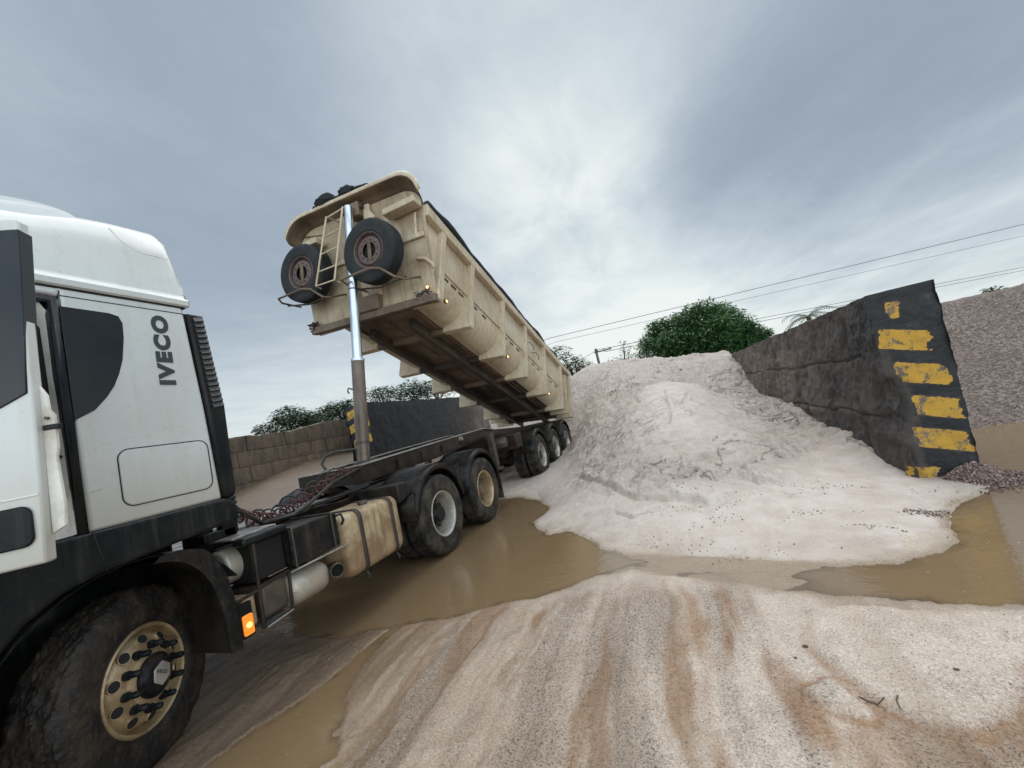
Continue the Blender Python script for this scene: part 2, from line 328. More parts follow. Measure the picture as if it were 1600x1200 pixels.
# brown block wall
m_, t_, b_ = new_mat('brown_concrete_blocks'); M['blocks'] = m_
co = t_.node('ShaderNodeNewGeometry').outputs['Position']
cb = t_.mix(t_.noise(co, 1.6, 6, .65, .4), (.105, .075, .052), (.20, .145, .10))
cb = t_.mix(t_.ramp(t_.noise(t_.scale(co, (2, 2, .6)), 3, 5, .6), (.45, 0.0), (.65, .75)), cb, (.06, .05, .042))
t_.put(b_.inputs['Base Color'], cb); b_.inputs['Roughness'].default_value = .9
t_.put(b_.inputs['Normal'], t_.bump(t_.noise(co, 16, 6, .7), .7, .03))
def leaf_mat(name, a, b, c):
    m_ = bpy.data.materials.new(name); m_.use_nodes = True; t_ = NT(m_.node_tree); t_.n.clear()
    o_ = t_.node('ShaderNodeOutputMaterial'); g_ = t_.node('ShaderNodeNewGeometry')
    col = t_.ramp(g_.outputs['Random Per Island'], (0.0, a), (.6, b), (1.0, c))
    col = t_.mix(t_.ramp(t_.noise(g_.outputs['Position'], .7, 3), (.35, 0.0), (.65, .6)), col, a)
    p = t_.node('ShaderNodeBsdfPrincipled', i_0=col); p.inputs['Roughness'].default_value = .5
    tr = t_.node('ShaderNodeBsdfTranslucent', i_0=col); mx = t_.node('ShaderNodeMixShader'); mx.inputs[0].default_value = .35
    t_.l.new(p.outputs[0], mx.inputs[1]); t_.l.new(tr.outputs[0], mx.inputs[2]); t_.l.new(mx.outputs[0], o_.inputs[0]); return m_
M['leaf'] = leaf_mat('dark_mango_leaves', (.035, .085, .035), (.075, .175, .055), (.15, .30, .085))
M['leaf2'] = leaf_mat('scrub_leaves', (.022, .046, .022), (.045, .085, .034), (.085, .14, .055))
M['leaf3'] = leaf_mat('pale_palm_leaves', (.05, .09, .045), (.09, .14, .07), (.14, .20, .11))

# ------------------------------------------------------------------ mesh builder
POS = {}     # world position of parents
def link(o, parent=None):
    C.objects.link(o)
    if parent is not None: o.parent = parent
    return o
def empty(name, loc, parent=None):
    o = bpy.data.objects.new(name, None); o.empty_display_size = .2; link(o, parent)
    base = POS.get(parent.name, Vector()) if parent else Vector()
    o.location = Vector(loc)-base; POS[o.name] = Vector(loc); return o
def tag(o, label, cat, group=None, kind=None):
    if label: o['label'] = label
    if cat: o['category'] = cat
    if group: o['group'] = group
    if kind: o['kind'] = kind
    return o
class B:
    def __init__(s, xf=None): s.v = []; s.f = []; s.xf = xf
    def add(s, vs, fs):
        k = len(s.v); vs = [s.xf(*p) for p in vs] if s.xf else [tuple(p) for p in vs]
        s.v += vs; s.f += [tuple(k+i for i in f) for f in fs]; return s
    def box(s, x0, x1, y0, y1, z0, z1):
        return s.add([(x0, y0, z0), (x1, y0, z0), (x1, y1, z0), (x0, y1, z0), (x0, y0, z1), (x1, y0, z1), (x1, y1, z1), (x0, y1, z1)],
                     [(0, 3, 2, 1), (4, 5, 6, 7), (0, 1, 5, 4), (1, 2, 6, 5), (2, 3, 7, 6), (3, 0, 4, 7)])
    def prism(s, pts, a0, a1, axis='x'):
        """polygon extruded along axis; pts are the two other coordinates in order"""
        def P(u, v_, a): return {'x': (a, u, v_), 'y': (u, a, v_), 'z': (u, v_, a)}[axis]
        n = len(pts); vs = [P(u, v_, a0) for u, v_ in pts]+[P(u, v_, a1) for u, v_ in pts]
        fs = [tuple(range(n))[::-1], tuple(range(n, 2*n))]+[(i, (i+1) % n, n+(i+1) % n, n+i) for i in range(n)]
        return s.add(vs, fs)
    def strip(s, rows, closed=False):
        """rows of equal length -> quad sheet"""
        n = len(rows[0]); vs = [p for r in rows for p in r]; fs = []
        for i in range(len(rows)-1):
            for j in range(n-(0 if closed else 1)):
                a = i*n+j; b = i*n+(j+1) % n; fs.append((a, b, b+n, a+n))
        return s.add(vs, fs)
    def tube(s, path, r, n=10, caps=True, closed=False):
        path = [Vector(p) for p in path]; rows = []; m = len(path); up = None
        for i, p in enumerate(path):
            d = (path[(i+1) % m] if closed or i < m-1 else p)-(path[i-1] if closed or i > 0 else p)
            d.normalize()
            if up is None: up = Vector((0, 0, 1)) if abs(d.z) < .9 else Vector((1, 0, 0))
            a = (up-d*up.dot(d)).normalized(); b = d.cross(a); up = a
            rr = r[i] if isinstance(r, (list, tuple)) else r
            rows.append([tuple(p+(a*math.cos(2*PI*k/n)+b*math.sin(2*PI*k/n))*rr) for k in range(n)])
        if closed: rows.append(rows[0])
        k0 = len(s.v); s.strip(rows, True)
        if caps and not closed:
            s.f.append(tuple(k0+k for k in range(n))[::-1]); s.f.append(tuple(k0+(m-1)*n+k for k in range(n)))
        return s
    def cyl(s, a, b, r, n=24, r2=None): return s.tube([a, b], [r, r if r2 is None else r2], n)
    def lathe(s, prof, c, n=64, ax='x', a0=0, a1=2*PI, fn=None):
        """prof = [(radius, offset along axis)]"""
        full = abs(a1-a0-2*PI) < 1e-6; rows = []
        if fn:
            TH, I_ = np.meshgrid([a0+(a1-a0)*k/n for k in range(n+(0 if full else 1))], range(len(prof)), indexing='ij'); pa = np.array(prof); RR = fn(pa[I_, 0], pa[I_, 1], TH)
        for k in range(n+(0 if full else 1)):
            th = a0+(a1-a0)*k/n; row = []
            for i_, (r, o) in enumerate(prof):
                if fn: r = float(RR[k, i_])
                if ax == 'x': row.append((c[0]+o, c[1]+r*math.cos(th), c[2]+r*math.sin(th)))
                else: row.append((c[0]+r*math.cos(th), c[1]+r*math.sin(th), c[2]+o))
            rows.append(row)
        if full: rows.append(rows[0])
        return s.strip(rows)
    def build(s, name, mat, parent=None, merge=None, bevel=0, smooth=35, seg=2, sub=0, label=None, solid=0):
        me = bpy.data.meshes.new(name)
        n1_ = len(s.f)
        if merge: s.f = s.f+[tuple(i+len(s.v) for i in f) for f in merge[0].f]; s.v = s.v+merge[0].v
        c = np.array(s.v); cen = (c.min(0)+c.max(0))/2; base = POS.get(parent.name, Vector()) if parent else Vector()
        me.from_pydata([tuple(p) for p in (c-cen)], [], s.f); me.materials.append(mat)
        o = bpy.data.objects.new(name, me); link(o, parent); o.location = Vector(cen)-base; POS[o.name] = Vector(cen)
        if merge:
            me.materials.append(merge[1])
            for k_ in range(n1_, len(me.polygons)): me.polygons[k_].material_index = 1
        import bmesh
        bm = bmesh.new(); bm.from_mesh(me); bmesh.ops.remove_doubles(bm, verts=bm.verts, dist=1e-5); bmesh.ops.recalc_face_normals(bm, faces=bm.faces); bm.to_mesh(me); bm.free()
        me.validate()
        if smooth: me.shade_smooth(); me.set_sharp_from_angle(angle=R(smooth))
        if solid: md = o.modifiers.new('solid', 'SOLIDIFY'); md.thickness = solid; md.offset = 0
        if bevel: md = o.modifiers.new('bevel', 'BEVEL'); md.width = bevel; md.segments = seg; md.limit_method = 'ANGLE'; md.angle_limit = R(35)
        if sub: md = o.modifiers.new('sub', 'SUBSURF'); md.levels = md.render_levels = sub
        if label: o['label'] = label
        return o
def grid_obj(name, xs, ys, Z, mat, mask=None, parent=None, keep=None):
    X, Y = np.meshgrid(xs, ys); ny, nx = X.shape
    co = np.stack([X, Y, Z], -1).reshape(-1, 3)
    idx = np.arange(ny*nx).reshape(ny, nx)
    q = np.stack([idx[:-1, :-1], idx[:-1, 1:], idx[1:, 1:], idx[1:, :-1]], -1).reshape(-1, 4)
    if keep is not None:
        kq = (keep[:-1, :-1] | keep[:-1, 1:] | keep[1:, 1:] | keep[1:, :-1]).reshape(-1); q = q[kq]
        used = np.unique(q); remap = -np.ones(len(co), int); remap[used] = np.arange(len(used)); q = remap[q]; co = co[used]
        if mask is not None: mask = mask.reshape(-1, 3)[used]
    me = bpy.data.meshes.new(name)
    me.vertices.add(len(co)); me.vertices.foreach_set('co', co.ravel())
    me.loops.add(q.size); me.loops.foreach_set('vertex_index', q.ravel().astype(np.int32))
    me.polygons.add(len(q)); me.polygons.foreach_set('loop_start', np.arange(0, q.size, 4, dtype=np.int32)); me.polygons.foreach_set('loop_total', np.full(len(q), 4, np.int32))
    me.update(); me.validate(); me.shade_smooth(); me.materials.append(mat)
    if mask is not None:
        a = me.color_attributes.new('mask', 'FLOAT_COLOR', 'POINT'); m4 = np.ones((len(co), 4), np.float32); m4[:, :3] = mask.reshape(-1, 3); a.data.foreach_set('color', m4.ravel())
    o = bpy.data.objects.new(name, me); link(o, parent); return o
def axis(pts):   # pts = [(start, step), ..., (end, None)]
    out = []
    for (a, st), (b, _) in zip(pts[:-1], pts[1:]):
        n = max(1, int(round((b-a)/st))); out += list(np.linspace(a, b, n, endpoint=False))
    return np.array(out+[pts[-1][0]])

# ------------------------------------------------------------------ ground
PUD_MAIN = [(-4.6, 2.75), (-3.9, 2.85), (-3.4, 2.78), (-3.05, 2.76), (-2.66, 2.84), (-2.11, 3.02), (-1.59, 3.24), (-1.21, 3.38), (-.93, 3.60), (-.60, 3.74), (-.11, 3.50), (.31, 3.28), (.68, 3.10), (.86, 3.08), (1.0, 3.0),
            (1.25, 2.93), (1.6, 2.9), (2.4, 2.6), (4.5, 2.5), (9, 3.5), (14, 7.9), (4.6, 7.9), (3.4, 7.9), (2.75, 7.9), (2.6, 5.2), (2.42, 4.75), (2.21, 4.64), (2.06, 4.5), (1.82, 4.1), (1.80, 3.9), (1.55, 3.66), (1.23, 3.51), (.86, 3.53), (.39, 3.72), (-.19, 3.92), (-.7, 4.10), (-.93, 4.3),
            (-1.03, 4.48), (-1.43, 5.05), (-1.69, 4.96), (-2.10, 5.6), (-2.01, 6.24), (-2.45, 6.95), (-3.1, 7.5), (-3.9, 7.6), (-5.2, 7.4), (-6.4, 6), (-6.6, 4), (-6, 3.0)]
PUD_SMALL = [(-2.85, 1.77), (-2.75, 2.0), (-2.68, 2.3), (-2.62, 2.9), (-2.50, 2.9), (-2.50, 2.4), (-2.38, 2.10), (-2.15, 1.86), (-2.0, 1.66), (-2.1, 1.5), (-2.4, 1.3), (-2.9, 1.2)]
def bank(x, y):
    zt = 1.40+np.clip((y-8.2), -8, 6)*.19
    d = np.clip(-6.6-x, 0, 50); z = np.minimum(zt, d*.42)
    return z*sstep(-3, 3, y)*(1-sstep(30, 60, y))
LOB_S = [(.27, 2.16), (.36, 2.04), (.46, 1.99), (.50, 2.02), (.45, 2.12), (.41, 2.25), (.36, 2.24)]
LOB_B = [(.43, 2.62), (.42, 2.40), (.46, 2.22), (.52, 2.08), (.64, 1.98), (.80, 1.97), (.98, 2.10), (1.15, 2.32), (1.6, 2.45), (2.2, 2.7), (1.6, 2.86), (1.1, 2.86), (.7, 2.92), (.5, 2.85)]
def ground_z(x, y, full=False):
    jx = x+.05*fbm(x*3, y*3, 5)+.02*fbm(x*11, y*11, 8); jy = y+.05*fbm(x*3, y*3, 6)+.02*fbm(x*11, y*11, 9)
    d = np.minimum(sdist(jx, jy, PUD_MAIN), sdist(jx, jy, PUD_SMALL))
    near = (1-sstep(3.0, 3.7, y))*sstep(-9, -3, y)*(1-sstep(4, 8, np.abs(x)))
    # ruts run along the truck (Y), fanning a little towards the camera
    xr = (x+.12*fbm(x*.6, y*.7, 21, 3)+.02*fbm(x*4, y*3, 23, 2))
    rut = fbm(xr*4.2, y*.35, 31, 3, .55)
    fine = fbm(xr*16, y*1.4, 41, 3, .6)
    smoothp = sstep(.15, .45, x+.25*fbm(x*2, y*2, 77)) * sstep(1.7, 2.2, y)     # smoother sheet of sand at right
    smoothp = np.maximum(smoothp, 0)
    amp = near*(1-.72*smoothp)
    relief = amp*(.038*rut+.022*(ridged(xr*9, y*.5, 43, 3)-.55)+.016*fine)+.018*fbm(x*5, y*5, 51, 4)*near+.007*fbm(x*19, y*15, 53, 3)*near*(1-.6*smoothp)
    # overlapping lobes of flowed sand at right
    lobe_d = sdist(x+.03*fbm(x*6, y*6, 61), y+.03*fbm(x*6, y*6, 62), LOB_S); lob2 = sdist(x+.05*fbm(x*4, y*4, 63), y+.04*fbm(x*4, y*4, 64), LOB_B)
    relief = relief+.020*sstep(.012, -.03, lobe_d)+.030*sstep(.015, -.05, lob2)
    shore = np.where(d > 0, .012+.05*sstep(0, .5, d)+np.clip(relief, -.03, 1)*sstep(0, .22, d), -.004-.07*sstep(0, .45, -d)+.010*fbm(x*7, y*7, 71, 3)*(d > -.12))
    brd = sstep(.95, .45, np.abs(x-.05+.2*fbm(x*2, y*2, 141)))*sstep(3.05, 3.35, y)*sstep(4.4, 4.1, y)
    shore = np.where(d < 0.05, shore*(1-brd)+brd*(.006+.010*fbm(x*4, y*9, 142, 4)), shore)
    z = shore+bank(x, y)+.02*fbm(x*.3, y*.3, 81)*sstep(6, 20, np.abs(y)+np.abs(x))
    if not full: return z
    brown = np.clip(sstep(.10, .55, -rut+.35*fbm(x*3, y*1.2, 91, 3))*1.6*amp + sstep(.1, .8, fbm(x*1.6, y*1.1, 93, 4))*.45*near, 0, 1)
    brown = np.maximum(brown, near*.42*sstep(.3, -1.2, x+.5*fbm(x*1.5, y*1.5, 95)))
    brown = np.maximum(brown, near*.9*sstep(-1.7, -2.5, x+.3*fbm(x*1.5, y*1.5, 96)))
    brown = np.where(y > 6, .0, brown)
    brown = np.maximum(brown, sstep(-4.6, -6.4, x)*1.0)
    brown = np.maximum(brown, sstep(.05, .4, x+.1*fbm(x*4, y*4, 98))*sstep(2.35, 2.1, y-.35*np.clip(x-.9, 0, 2)+.08*fbm(x*5, y*5, 97))*.72*sstep(-.5, .4, fbm(x*3.2, y*3.2, 99)))
    lobes = np.maximum(sstep(.02, -.05, lobe_d), sstep(.02, -.05, lob2))
    edge = np.maximum(np.exp(-((lobe_d-.012)/.014)**2), np.exp(-((lob2-.015)/.02)**2))*near*sstep(2.75, 2.4, y)
    brown = np.clip(brown*(1-lobes*.85)+edge*.8, 0, 1)
    wet = np.clip(np.exp(-np.clip(d, 0, 9)/(.09+.05*fbm(x*4, y*4, 151)))*.95+(d < 0)*1.0, 0, 1)
    leftwet = np.maximum(sstep(-1.0, -2.2, x+.3*fbm(x*2, y*2, 12))*(1-sstep(2.6, 3.6, y))*.75, sstep(-.5, -1.8, x+.25*fbm(xr*3, y*.6, 13))*.40*near)
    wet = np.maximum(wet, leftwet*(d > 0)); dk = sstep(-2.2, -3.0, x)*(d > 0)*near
    wet = np.maximum(wet, .35*sstep(.1, .6, fbm(xr*3.0, y*.5, 101, 3))*near)
    grit = np.clip(.15+1.1*sstep(-.15, .35, fbm(xr*5, y*.6, 111, 4)), 0, 1.2)*near*(1-.65*lobes)
    wet = np.maximum(wet, sstep(-4.8, -6.2, x)*.65)
    grit = np.maximum(grit*(1-.5*smoothp), sstep(.2, .6, fbm(x*6, y*6, 121))*near*.7)
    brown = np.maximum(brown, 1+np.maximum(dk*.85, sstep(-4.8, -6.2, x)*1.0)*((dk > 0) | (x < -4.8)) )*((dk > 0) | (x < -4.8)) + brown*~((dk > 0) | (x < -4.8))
    return z, np.stack([brown, wet, grit], -1)
xs = axis([(-600, 100), (-100, 12), (-40, 2), (-14, .4), (-8, .12), (-4.2, .03), (-3.2, .016), (2.2, .03), (3.2, .12), (8, .6), (20, 5), (100, 60), (700, None)])
ys = axis([(-300, 60), (-60, 8), (-12, 1), (-2, .25), (.9, .05), (1.4, .010), (3.2, .016), (4.2, .035), (8, .15), (16, .6), (40, 8), (100, 60), (900, None)])
X, Y = np.meshgrid(xs, ys); Z, MK = ground_z(X, Y, True)
g = grid_obj('ground', xs, ys, Z, M['sand'], MK); tag(g, 'rutted wet sandy yard ground with brown tyre tracks', 'ground', kind='structure')
wx = xs[(xs > -7.6) & (xs < 16.5)]; wy = ys[(ys > 1.0) & (ys < 9.6)]; ix = (xs > -7.6) & (xs < 16.5); iy = (ys > 1.0) & (ys < 9.6)
dep = np.clip(-Z[np.ix_(iy, ix)]/.035, 0, 1); wz_ = grid_obj('water', wx, wy, dep*0, M['water'], np.stack([dep, dep, dep], -1), keep=(Z[np.ix_(iy, ix)] < .004))
tag(wz_, 'brown muddy rain water standing beside the truck and round the wall end', 'puddle', kind='structure')

# ------------------------------------------------------------------ sand heap
def ray(px, py):
    return np.array(f_)+np.array(r_)*(px-800)/F_PX-np.array(u_)*(py-600)/F_PX
E0 = np.array([0, 0, EYE])
def at_y(px, py, y): d = ray(px, py); return E0+d*(y/d[1])
def at_x(px, py, x): d = ray(px, py); return E0+d*(x/d[0])
def at_z(px, py, z): d = ray(px, py); return E0+d*((z-EYE)/d[2])
CP = [(2.13, 13.4, 2.03), (2.13, 11.3, .98), (2.13, 9.3, .75), (2.13, 8.09, .62), (2.13, 6.68, .42), (2.13, 6.02, .33), (2.13, 5.67, .17), (2.13, 5.28, .08),
      (2.3, 4.75, .02), (2.06, 4.54, .01), (1.85, 4.1, .0), (1.23, 3.53, .0), (.86, 3.55, .0), (.39, 3.72, .0), (-.19, 3.92, .0), (-.95, 4.42, .0), (-1.46, 5.06, 0), (-1.69, 4.98, 0), (-2.1, 5.6, .0), (-2.05, 6.3, 0), (-2.5, 7.05, 0), (-3.2, 7.6, 0),
      (1.7, 5.0, .11), (1.6, 4.4, .07), (1.0, 4.2, .10), (.3, 4.3, .11), (-.5, 4.75, .18), (-1.1, 5.3, .18), (-1.5, 6.0, .24), (-1.9, 6.9, .22), (-2.3, 7.8, .16), (-2.75, 8.6, .16), (-2.8, 9.6, .18), (-2.7, 11, .30), (-2.8, 12.4, .45), (-3.0, 13.2, .55),
      (.30, 4.9, .27), (.30, 5.5, .50), (.30, 6.2, .76), (.30, 7.0, 1.05), (.30, 7.8, 1.36), (.3, 8.6, 1.52), (.3, 9.3, 1.52), (.3, 10.3, 1.26),
      (-.35, 9.0, 1.55), (-.3, 8.2, 1.38), (-.5, 7.2, .92), (-.6, 6.3, .62), (-.6, 5.6, .40), (-.3, 5.1, .29), (-1.15, 8.8, .98), (-1.2, 7.6, .60), (-1.9, 9.0, .45), (-1.8, 10.2, .75), (-.9, 10.6, 1.02),
      (.85, 9.0, 1.34), (.95, 8.0, 1.0), (1.0, 7.0, .72), (1.0, 6.2, .54), (1.0, 5.5, .36), (1.0, 4.9, .22), (1.5, 9.0, .90), (1.55, 8.0, .66), (1.6, 7.0, .42), (1.6, 6.2, .30), (1.6, 5.6, .20), (1.9, 5.3, .12),
      (-2.6, 13.9, 1.5), (-2.55, 15.0, 2.55), (-1.4, 15.0, 2.60), (-.38, 14.6, 2.38), (.4, 13.9, 2.12), (.83, 13.6, 2.28), (1.53, 13.7, 2.20), (-1.8, 12.5, 1.4), (-.8, 12.4, 1.75), (.3, 12.0, 1.42), (1.2, 12.0, 1.45), (-1.0, 13.5, 2.1),
      (-4.4, 15.0, 1.6), (-4.2, 13.4, .5), (-6.5, 15.0, .4), (-6.5, 13.2, .1), (-8.6, 15.0, .1), (-8.6, 12.8, .1), (-4, 11.5, .1), (-6, 10.5, .0), (-8.5, 10.5, .0), (-4, 8.5, 0), (-6, 8, 0),
      (-8.6, 19, .2), (-5, 19, 1.4), (-2, 19, 2.6), (0, 19, 2.4), (2.1, 19, 2.1), (2.1, 23, 1.0), (-2, 23, 1.2), (-8.6, 23, .1), (2.6, 16, 2.0), (-3.5, 5.5, -.3), (-1.5, 3.9, -.3), (.4, 3.0, -.25), (1.8, 3.2, -.25), (2.6, 3.9, -.25), (-5, 6.5, -.3)]
def tps(cp):
    P = np.array(cp, float); n = len(P); d = np.hypot(P[:, None, 0]-P[None, :, 0], P[:, None, 1]-P[None, :, 1])
    K = np.where(d > 0, d*d*np.log(d+1e-9), 0)+np.eye(n)*.02; A = np.zeros((n+3, n+3)); A[:n, :n] = K; A[:n, n] = 1; A[:n, n+1:] = P[:, :2]; A[n:, :n] = A[:n, n:].T
    wt = np.linalg.solve(A, np.r_[P[:, 2], 0, 0, 0])
    def fn(x, y):
        z = wt[n]+wt[n+1]*x+wt[n+2]*y
        for i in range(n):
            r2 = (x-P[i, 0])**2+(y-P[i, 1])**2; z = z+wt[i]*.5*r2*np.log(r2+1e-12)
        return z
    return fn
pile0 = tps(CP)
def seg_d(x, y, pl):
    d = np.full(x.shape, 9.)
    for (ax, ay), (bx, by) in zip(pl[:-1], pl[1:]):
        ex, ey = bx-ax, by-ay; tt = np.clip(((x-ax)*ex+(y-ay)*ey)/(ex*ex+ey*ey), 0, 1); d = np.minimum(d, np.hypot(x-ax-tt*ex, y-ay-tt*ey))
    return d
def px2pile(pts):     # photograph points dropped on the heap
    out = []
    for px, py in pts:
        d = ray(px, py); s = np.linspace(3.2, 16, 500); P = E0+d*s[:, None]
        h = pile0(P[:, 0], P[:, 1]); k = np.argmax(P[:, 2] < h); out.append((P[k, 0], P[k, 1]))
    return out
LEDGE1 = px2pile([(1000, 772), (1040, 752), (1100, 745), (1150, 742), (1200, 752), (1240, 745)])
LEDGE2 = px2pile([(905, 745), (950, 760), (990, 775), (1050, 778), (1110, 790), (1145, 775)])
CRACKS = [px2pile(c_) for c_ in ([(1040, 610), (1042, 630), (1048, 655), (1044, 665)], [(1075, 614), (1068, 628), (1060, 632)], [(1140, 705), (1110, 712), (1090, 730), (1075, 737)],
          [(1140, 690), (1095, 685), (1050, 690), (1010, 700)], [(1180, 720), (1160, 730), (1185, 755)], [(1010, 800), (990, 810), (960, 800)], [(1080, 640), (1082, 650)], [(990, 620), (1000, 632)], [(1120, 655), (1140, 662), (1170, 675)])]
def pile_z(x, y, full=False):
    z0 = pile0(x, y)
    jx = x+.10*fbm(x*2.5, y*2.5, 201); jy = y+.10*fbm(x*2.5, y*2.5, 202)
    dome = sstep(1.15, .35, np.hypot((jx-.45)/1.25, (jy-7.6)/2.3))                       # smooth top of the front mound
    dome = np.maximum(dome, sstep(.42, .10, z0))                                      # washed-out foot
    hp = sstep(.06, .5, z0)
    rough = (1-.85*dome)*hp
    z = z0+rough*(.10*fbm(jx*1.7, jy*1.7, 210, 4, .6)+.11*(ridged(jx*3.2, jy*3.2, 220, 5)-.55)+.05*(ridged(x*8, y*8, 225, 3)-.55)+.03*fbm(x*13, y*13, 230, 3))
    z = z+.012*fbm(x*4, y*4, 240, 4)*hp+.006*fbm(x*9, y*9, 245, 3)
    # runnels of slumped sand next to the wall
    z = z+.05*rough*sstep(1.0, 1.9, x)*(ridged(x*2+y*4.0, y*1.2-x*3, 250, 3)-.5)
    for L, dz in ((LEDGE1, .045), (LEDGE2, .05)):
        a = np.array(L); yl = np.interp(x, a[np.argsort(a[:, 0]), 0], a[np.argsort(a[:, 0]), 1])+.08*fbm(x*3, x*0+3, 260)
        inn = sstep(a[:, 0].min()-.15, a[:, 0].min()+.1, x)*sstep(a[:, 0].max()+.15, a[:, 0].max()-.1, x)
        z = z+inn*dz*(sstep(-.02, .05, y-yl)*np.exp(-np.clip(y-yl, 0, 9)/.35)-.6*np.exp(-((y-yl+.05)/.035)**2))
    ck = np.zeros_like(x)
    for c_ in CRACKS:
        ck = np.maximum(ck, np.exp(-(seg_d(x+.035*fbm(x*9, y*9, 270, 3), y+.035*fbm(x*9, y*9, 271, 3), c_)/.018)**2))
    z = z-.05*ck
    if not full: return z
    toe = sstep(.16, .0, z)
    wet = np.clip(toe*.5*sstep(-.4, .4, fbm(x*2.5, y*2.5, 280))+.9*sstep(.03, -.02, z), 0, 1)
    dry = sstep(.2, 1.2, fbm(x*.8, y*.8, 290))
    wet = np.maximum(wet, .05*rough)
    brown = .12*sstep(-.1, .5, fbm(x*1.3, y*1.3, 300))*toe
    return z, np.stack([brown, wet, np.clip(rough*.9+.1, 0, 1)], -1)
xs = axis([(-9.1, .12), (-3.6, .035), (-1.9, .018), (2.12, .018), (2.2, .06), (2.7, None)]); xs = xs[xs <= 2.66]
ys = axis([(3.2, .02), (6.0, .024), (9.6, .045), (15.5, .2), (23, None)])
X, Y = np.meshgrid(xs, ys); Z, MK = pile_z(X, Y, True)
GZ = ground_z(X, Y)
inwall = (X > 2.20) & (Y > 5.32)
keep = (Z > GZ-.03) & (Z > -.02) & ~inwall
o = grid_obj('sand_pile', xs, ys, Z, M['pile'], MK, keep=keep)
tag(o, 'big heap of pale pinkish wet sand sloping down from behind the trailer to the puddle', 'sand heap')

# gravel heap at right
def gravel_z(x, y):
    top = 1.86+.02*(x-4)+.14*fbm(x*.35, y*.2, 401, 3)
    d = y-7.55-.10*fbm(x*1.2, x*0, 402, 3)
    slope = .74*d
    z = np.minimum(slope, top+.12*np.tanh((y-10)*.4))
    z = np.where(slope < top+.2, np.minimum(z, top-(top-np.minimum(slope, top))), z)
    bk = (30-y)*.6
    return np.minimum(z, bk)+.035*fbm(x*2.5, y*2.5, 403, 5)+.02*fbm(x*11, y*11, 404, 3)
xs = axis([(2.72, .05), (9, .1), (16, .5), (40, None)]); ys = axis([(7.3, .04), (10.6, .15), (18, 1), (31, None)])
X, Y = np.meshgrid(xs, ys); o = grid_obj('gravel_pile', xs, ys, gravel_z(X, Y), M['gravel'])
tag(o, 'tall heap of reddish brown gravel behind the painted wall at the right edge', 'gravel heap')
# stone chips: spill at wall end and strewn stones
def chips(name, pts, smin, smax, label):
    b = B(); tet = np.array([(1, 0, -.4), (-.5, .87, -.4), (-.5, -.87, -.4), (.3, .1, .7), (-.4, -.2, .6)])
    fs = [(0, 2, 1), (0, 1, 3), (1, 4, 3), (1, 2, 4), (2, 0, 3), (2, 3, 4)]
    for x, y, z in pts:
        s = random.uniform(smin, smax); a = random.uniform(0, 2*PI); ca, sa = math.cos(a), math.sin(a); sq = random.uniform(.5, 1)
        vv = tet*np.array([s, s*random.uniform(.5, 1), s*sq])*rng.uniform(.8, 1.2, (5, 3))
        vv = [(x+p[0]*ca-p[1]*sa, y+p[0]*sa+p[1]*ca, z+p[2]+s*.2) for p in vv]; b.add(vv, fs)
    o = b.build(name, M['chips'], smooth=0); tag(o, label, 'gravel', kind='stuff'); return o
pts = []
for _ in range(2600):
    a = rng.normal(0, 1, 2); x = 2.62+a[0]*.20-.02; y = 5.08+a[1]*.12+(x-2.62)*-.1
    if x < 2.62 and y > 5.17: y = 5.17-random.random()*.05
    h = .17*math.exp(-(((x-2.60)/.24)**2+((y-5.2)/.17)**2)); pts.append((x, y, max(h-.01, .0)+random.random()*.012))
chips('gravel_spill', pts, .009, .020, 'small mound of reddish gravel chips spilled at the foot of the striped wall end')
nx_s = np.where(rng.random(6000) < .8, rng.normal(1.72, .36, 6000), rng.uniform(-.6, 2.0, 6000)); ny_s = np.where(nx_s > 1.0, 4.35-.25*(nx_s-1.72)+rng.normal(0, .26, 6000), rng.uniform(3.7, 5.2, 6000))
zs_ = np.maximum(pile_z(nx_s, ny_s), ground_z(nx_s, ny_s)); ok = (zs_ > .003) & (nx_s < 2.4) & (fbm(nx_s*3.2, ny_s*6, 811, 3) > rng.uniform(-.05, .40, 6000))
pts = list(zip(nx_s[ok], ny_s[ok], zs_[ok]))[:700]
chips('scattered_gravel', pts, .004, .013, 'dark gravel bits strewn over the washed sand in front of the striped wall')
pts = []
XR = rng.uniform(-2.2, 1.9, 9000); YR = 1.45+rng.uniform(0, 1, 9000)**1.3*1.9
nz = fbm(XR*5, YR*.9, 111, 4)+.3*fbm(XR*3, YR*3, 9); kk = nz > .12-.4*rng.random(9000); XR = XR[kk]; YR = YR[kk]; ZR = ground_z(XR, YR)
for x, y, z in zip(XR, YR, ZR):
    if z > .01: pts.append((x, y, z-.001))
chips('coarse_grit', pts[:5200], .0018, .0052, 'coarse dark grit sprinkled over the rutted sand nearest the camera')

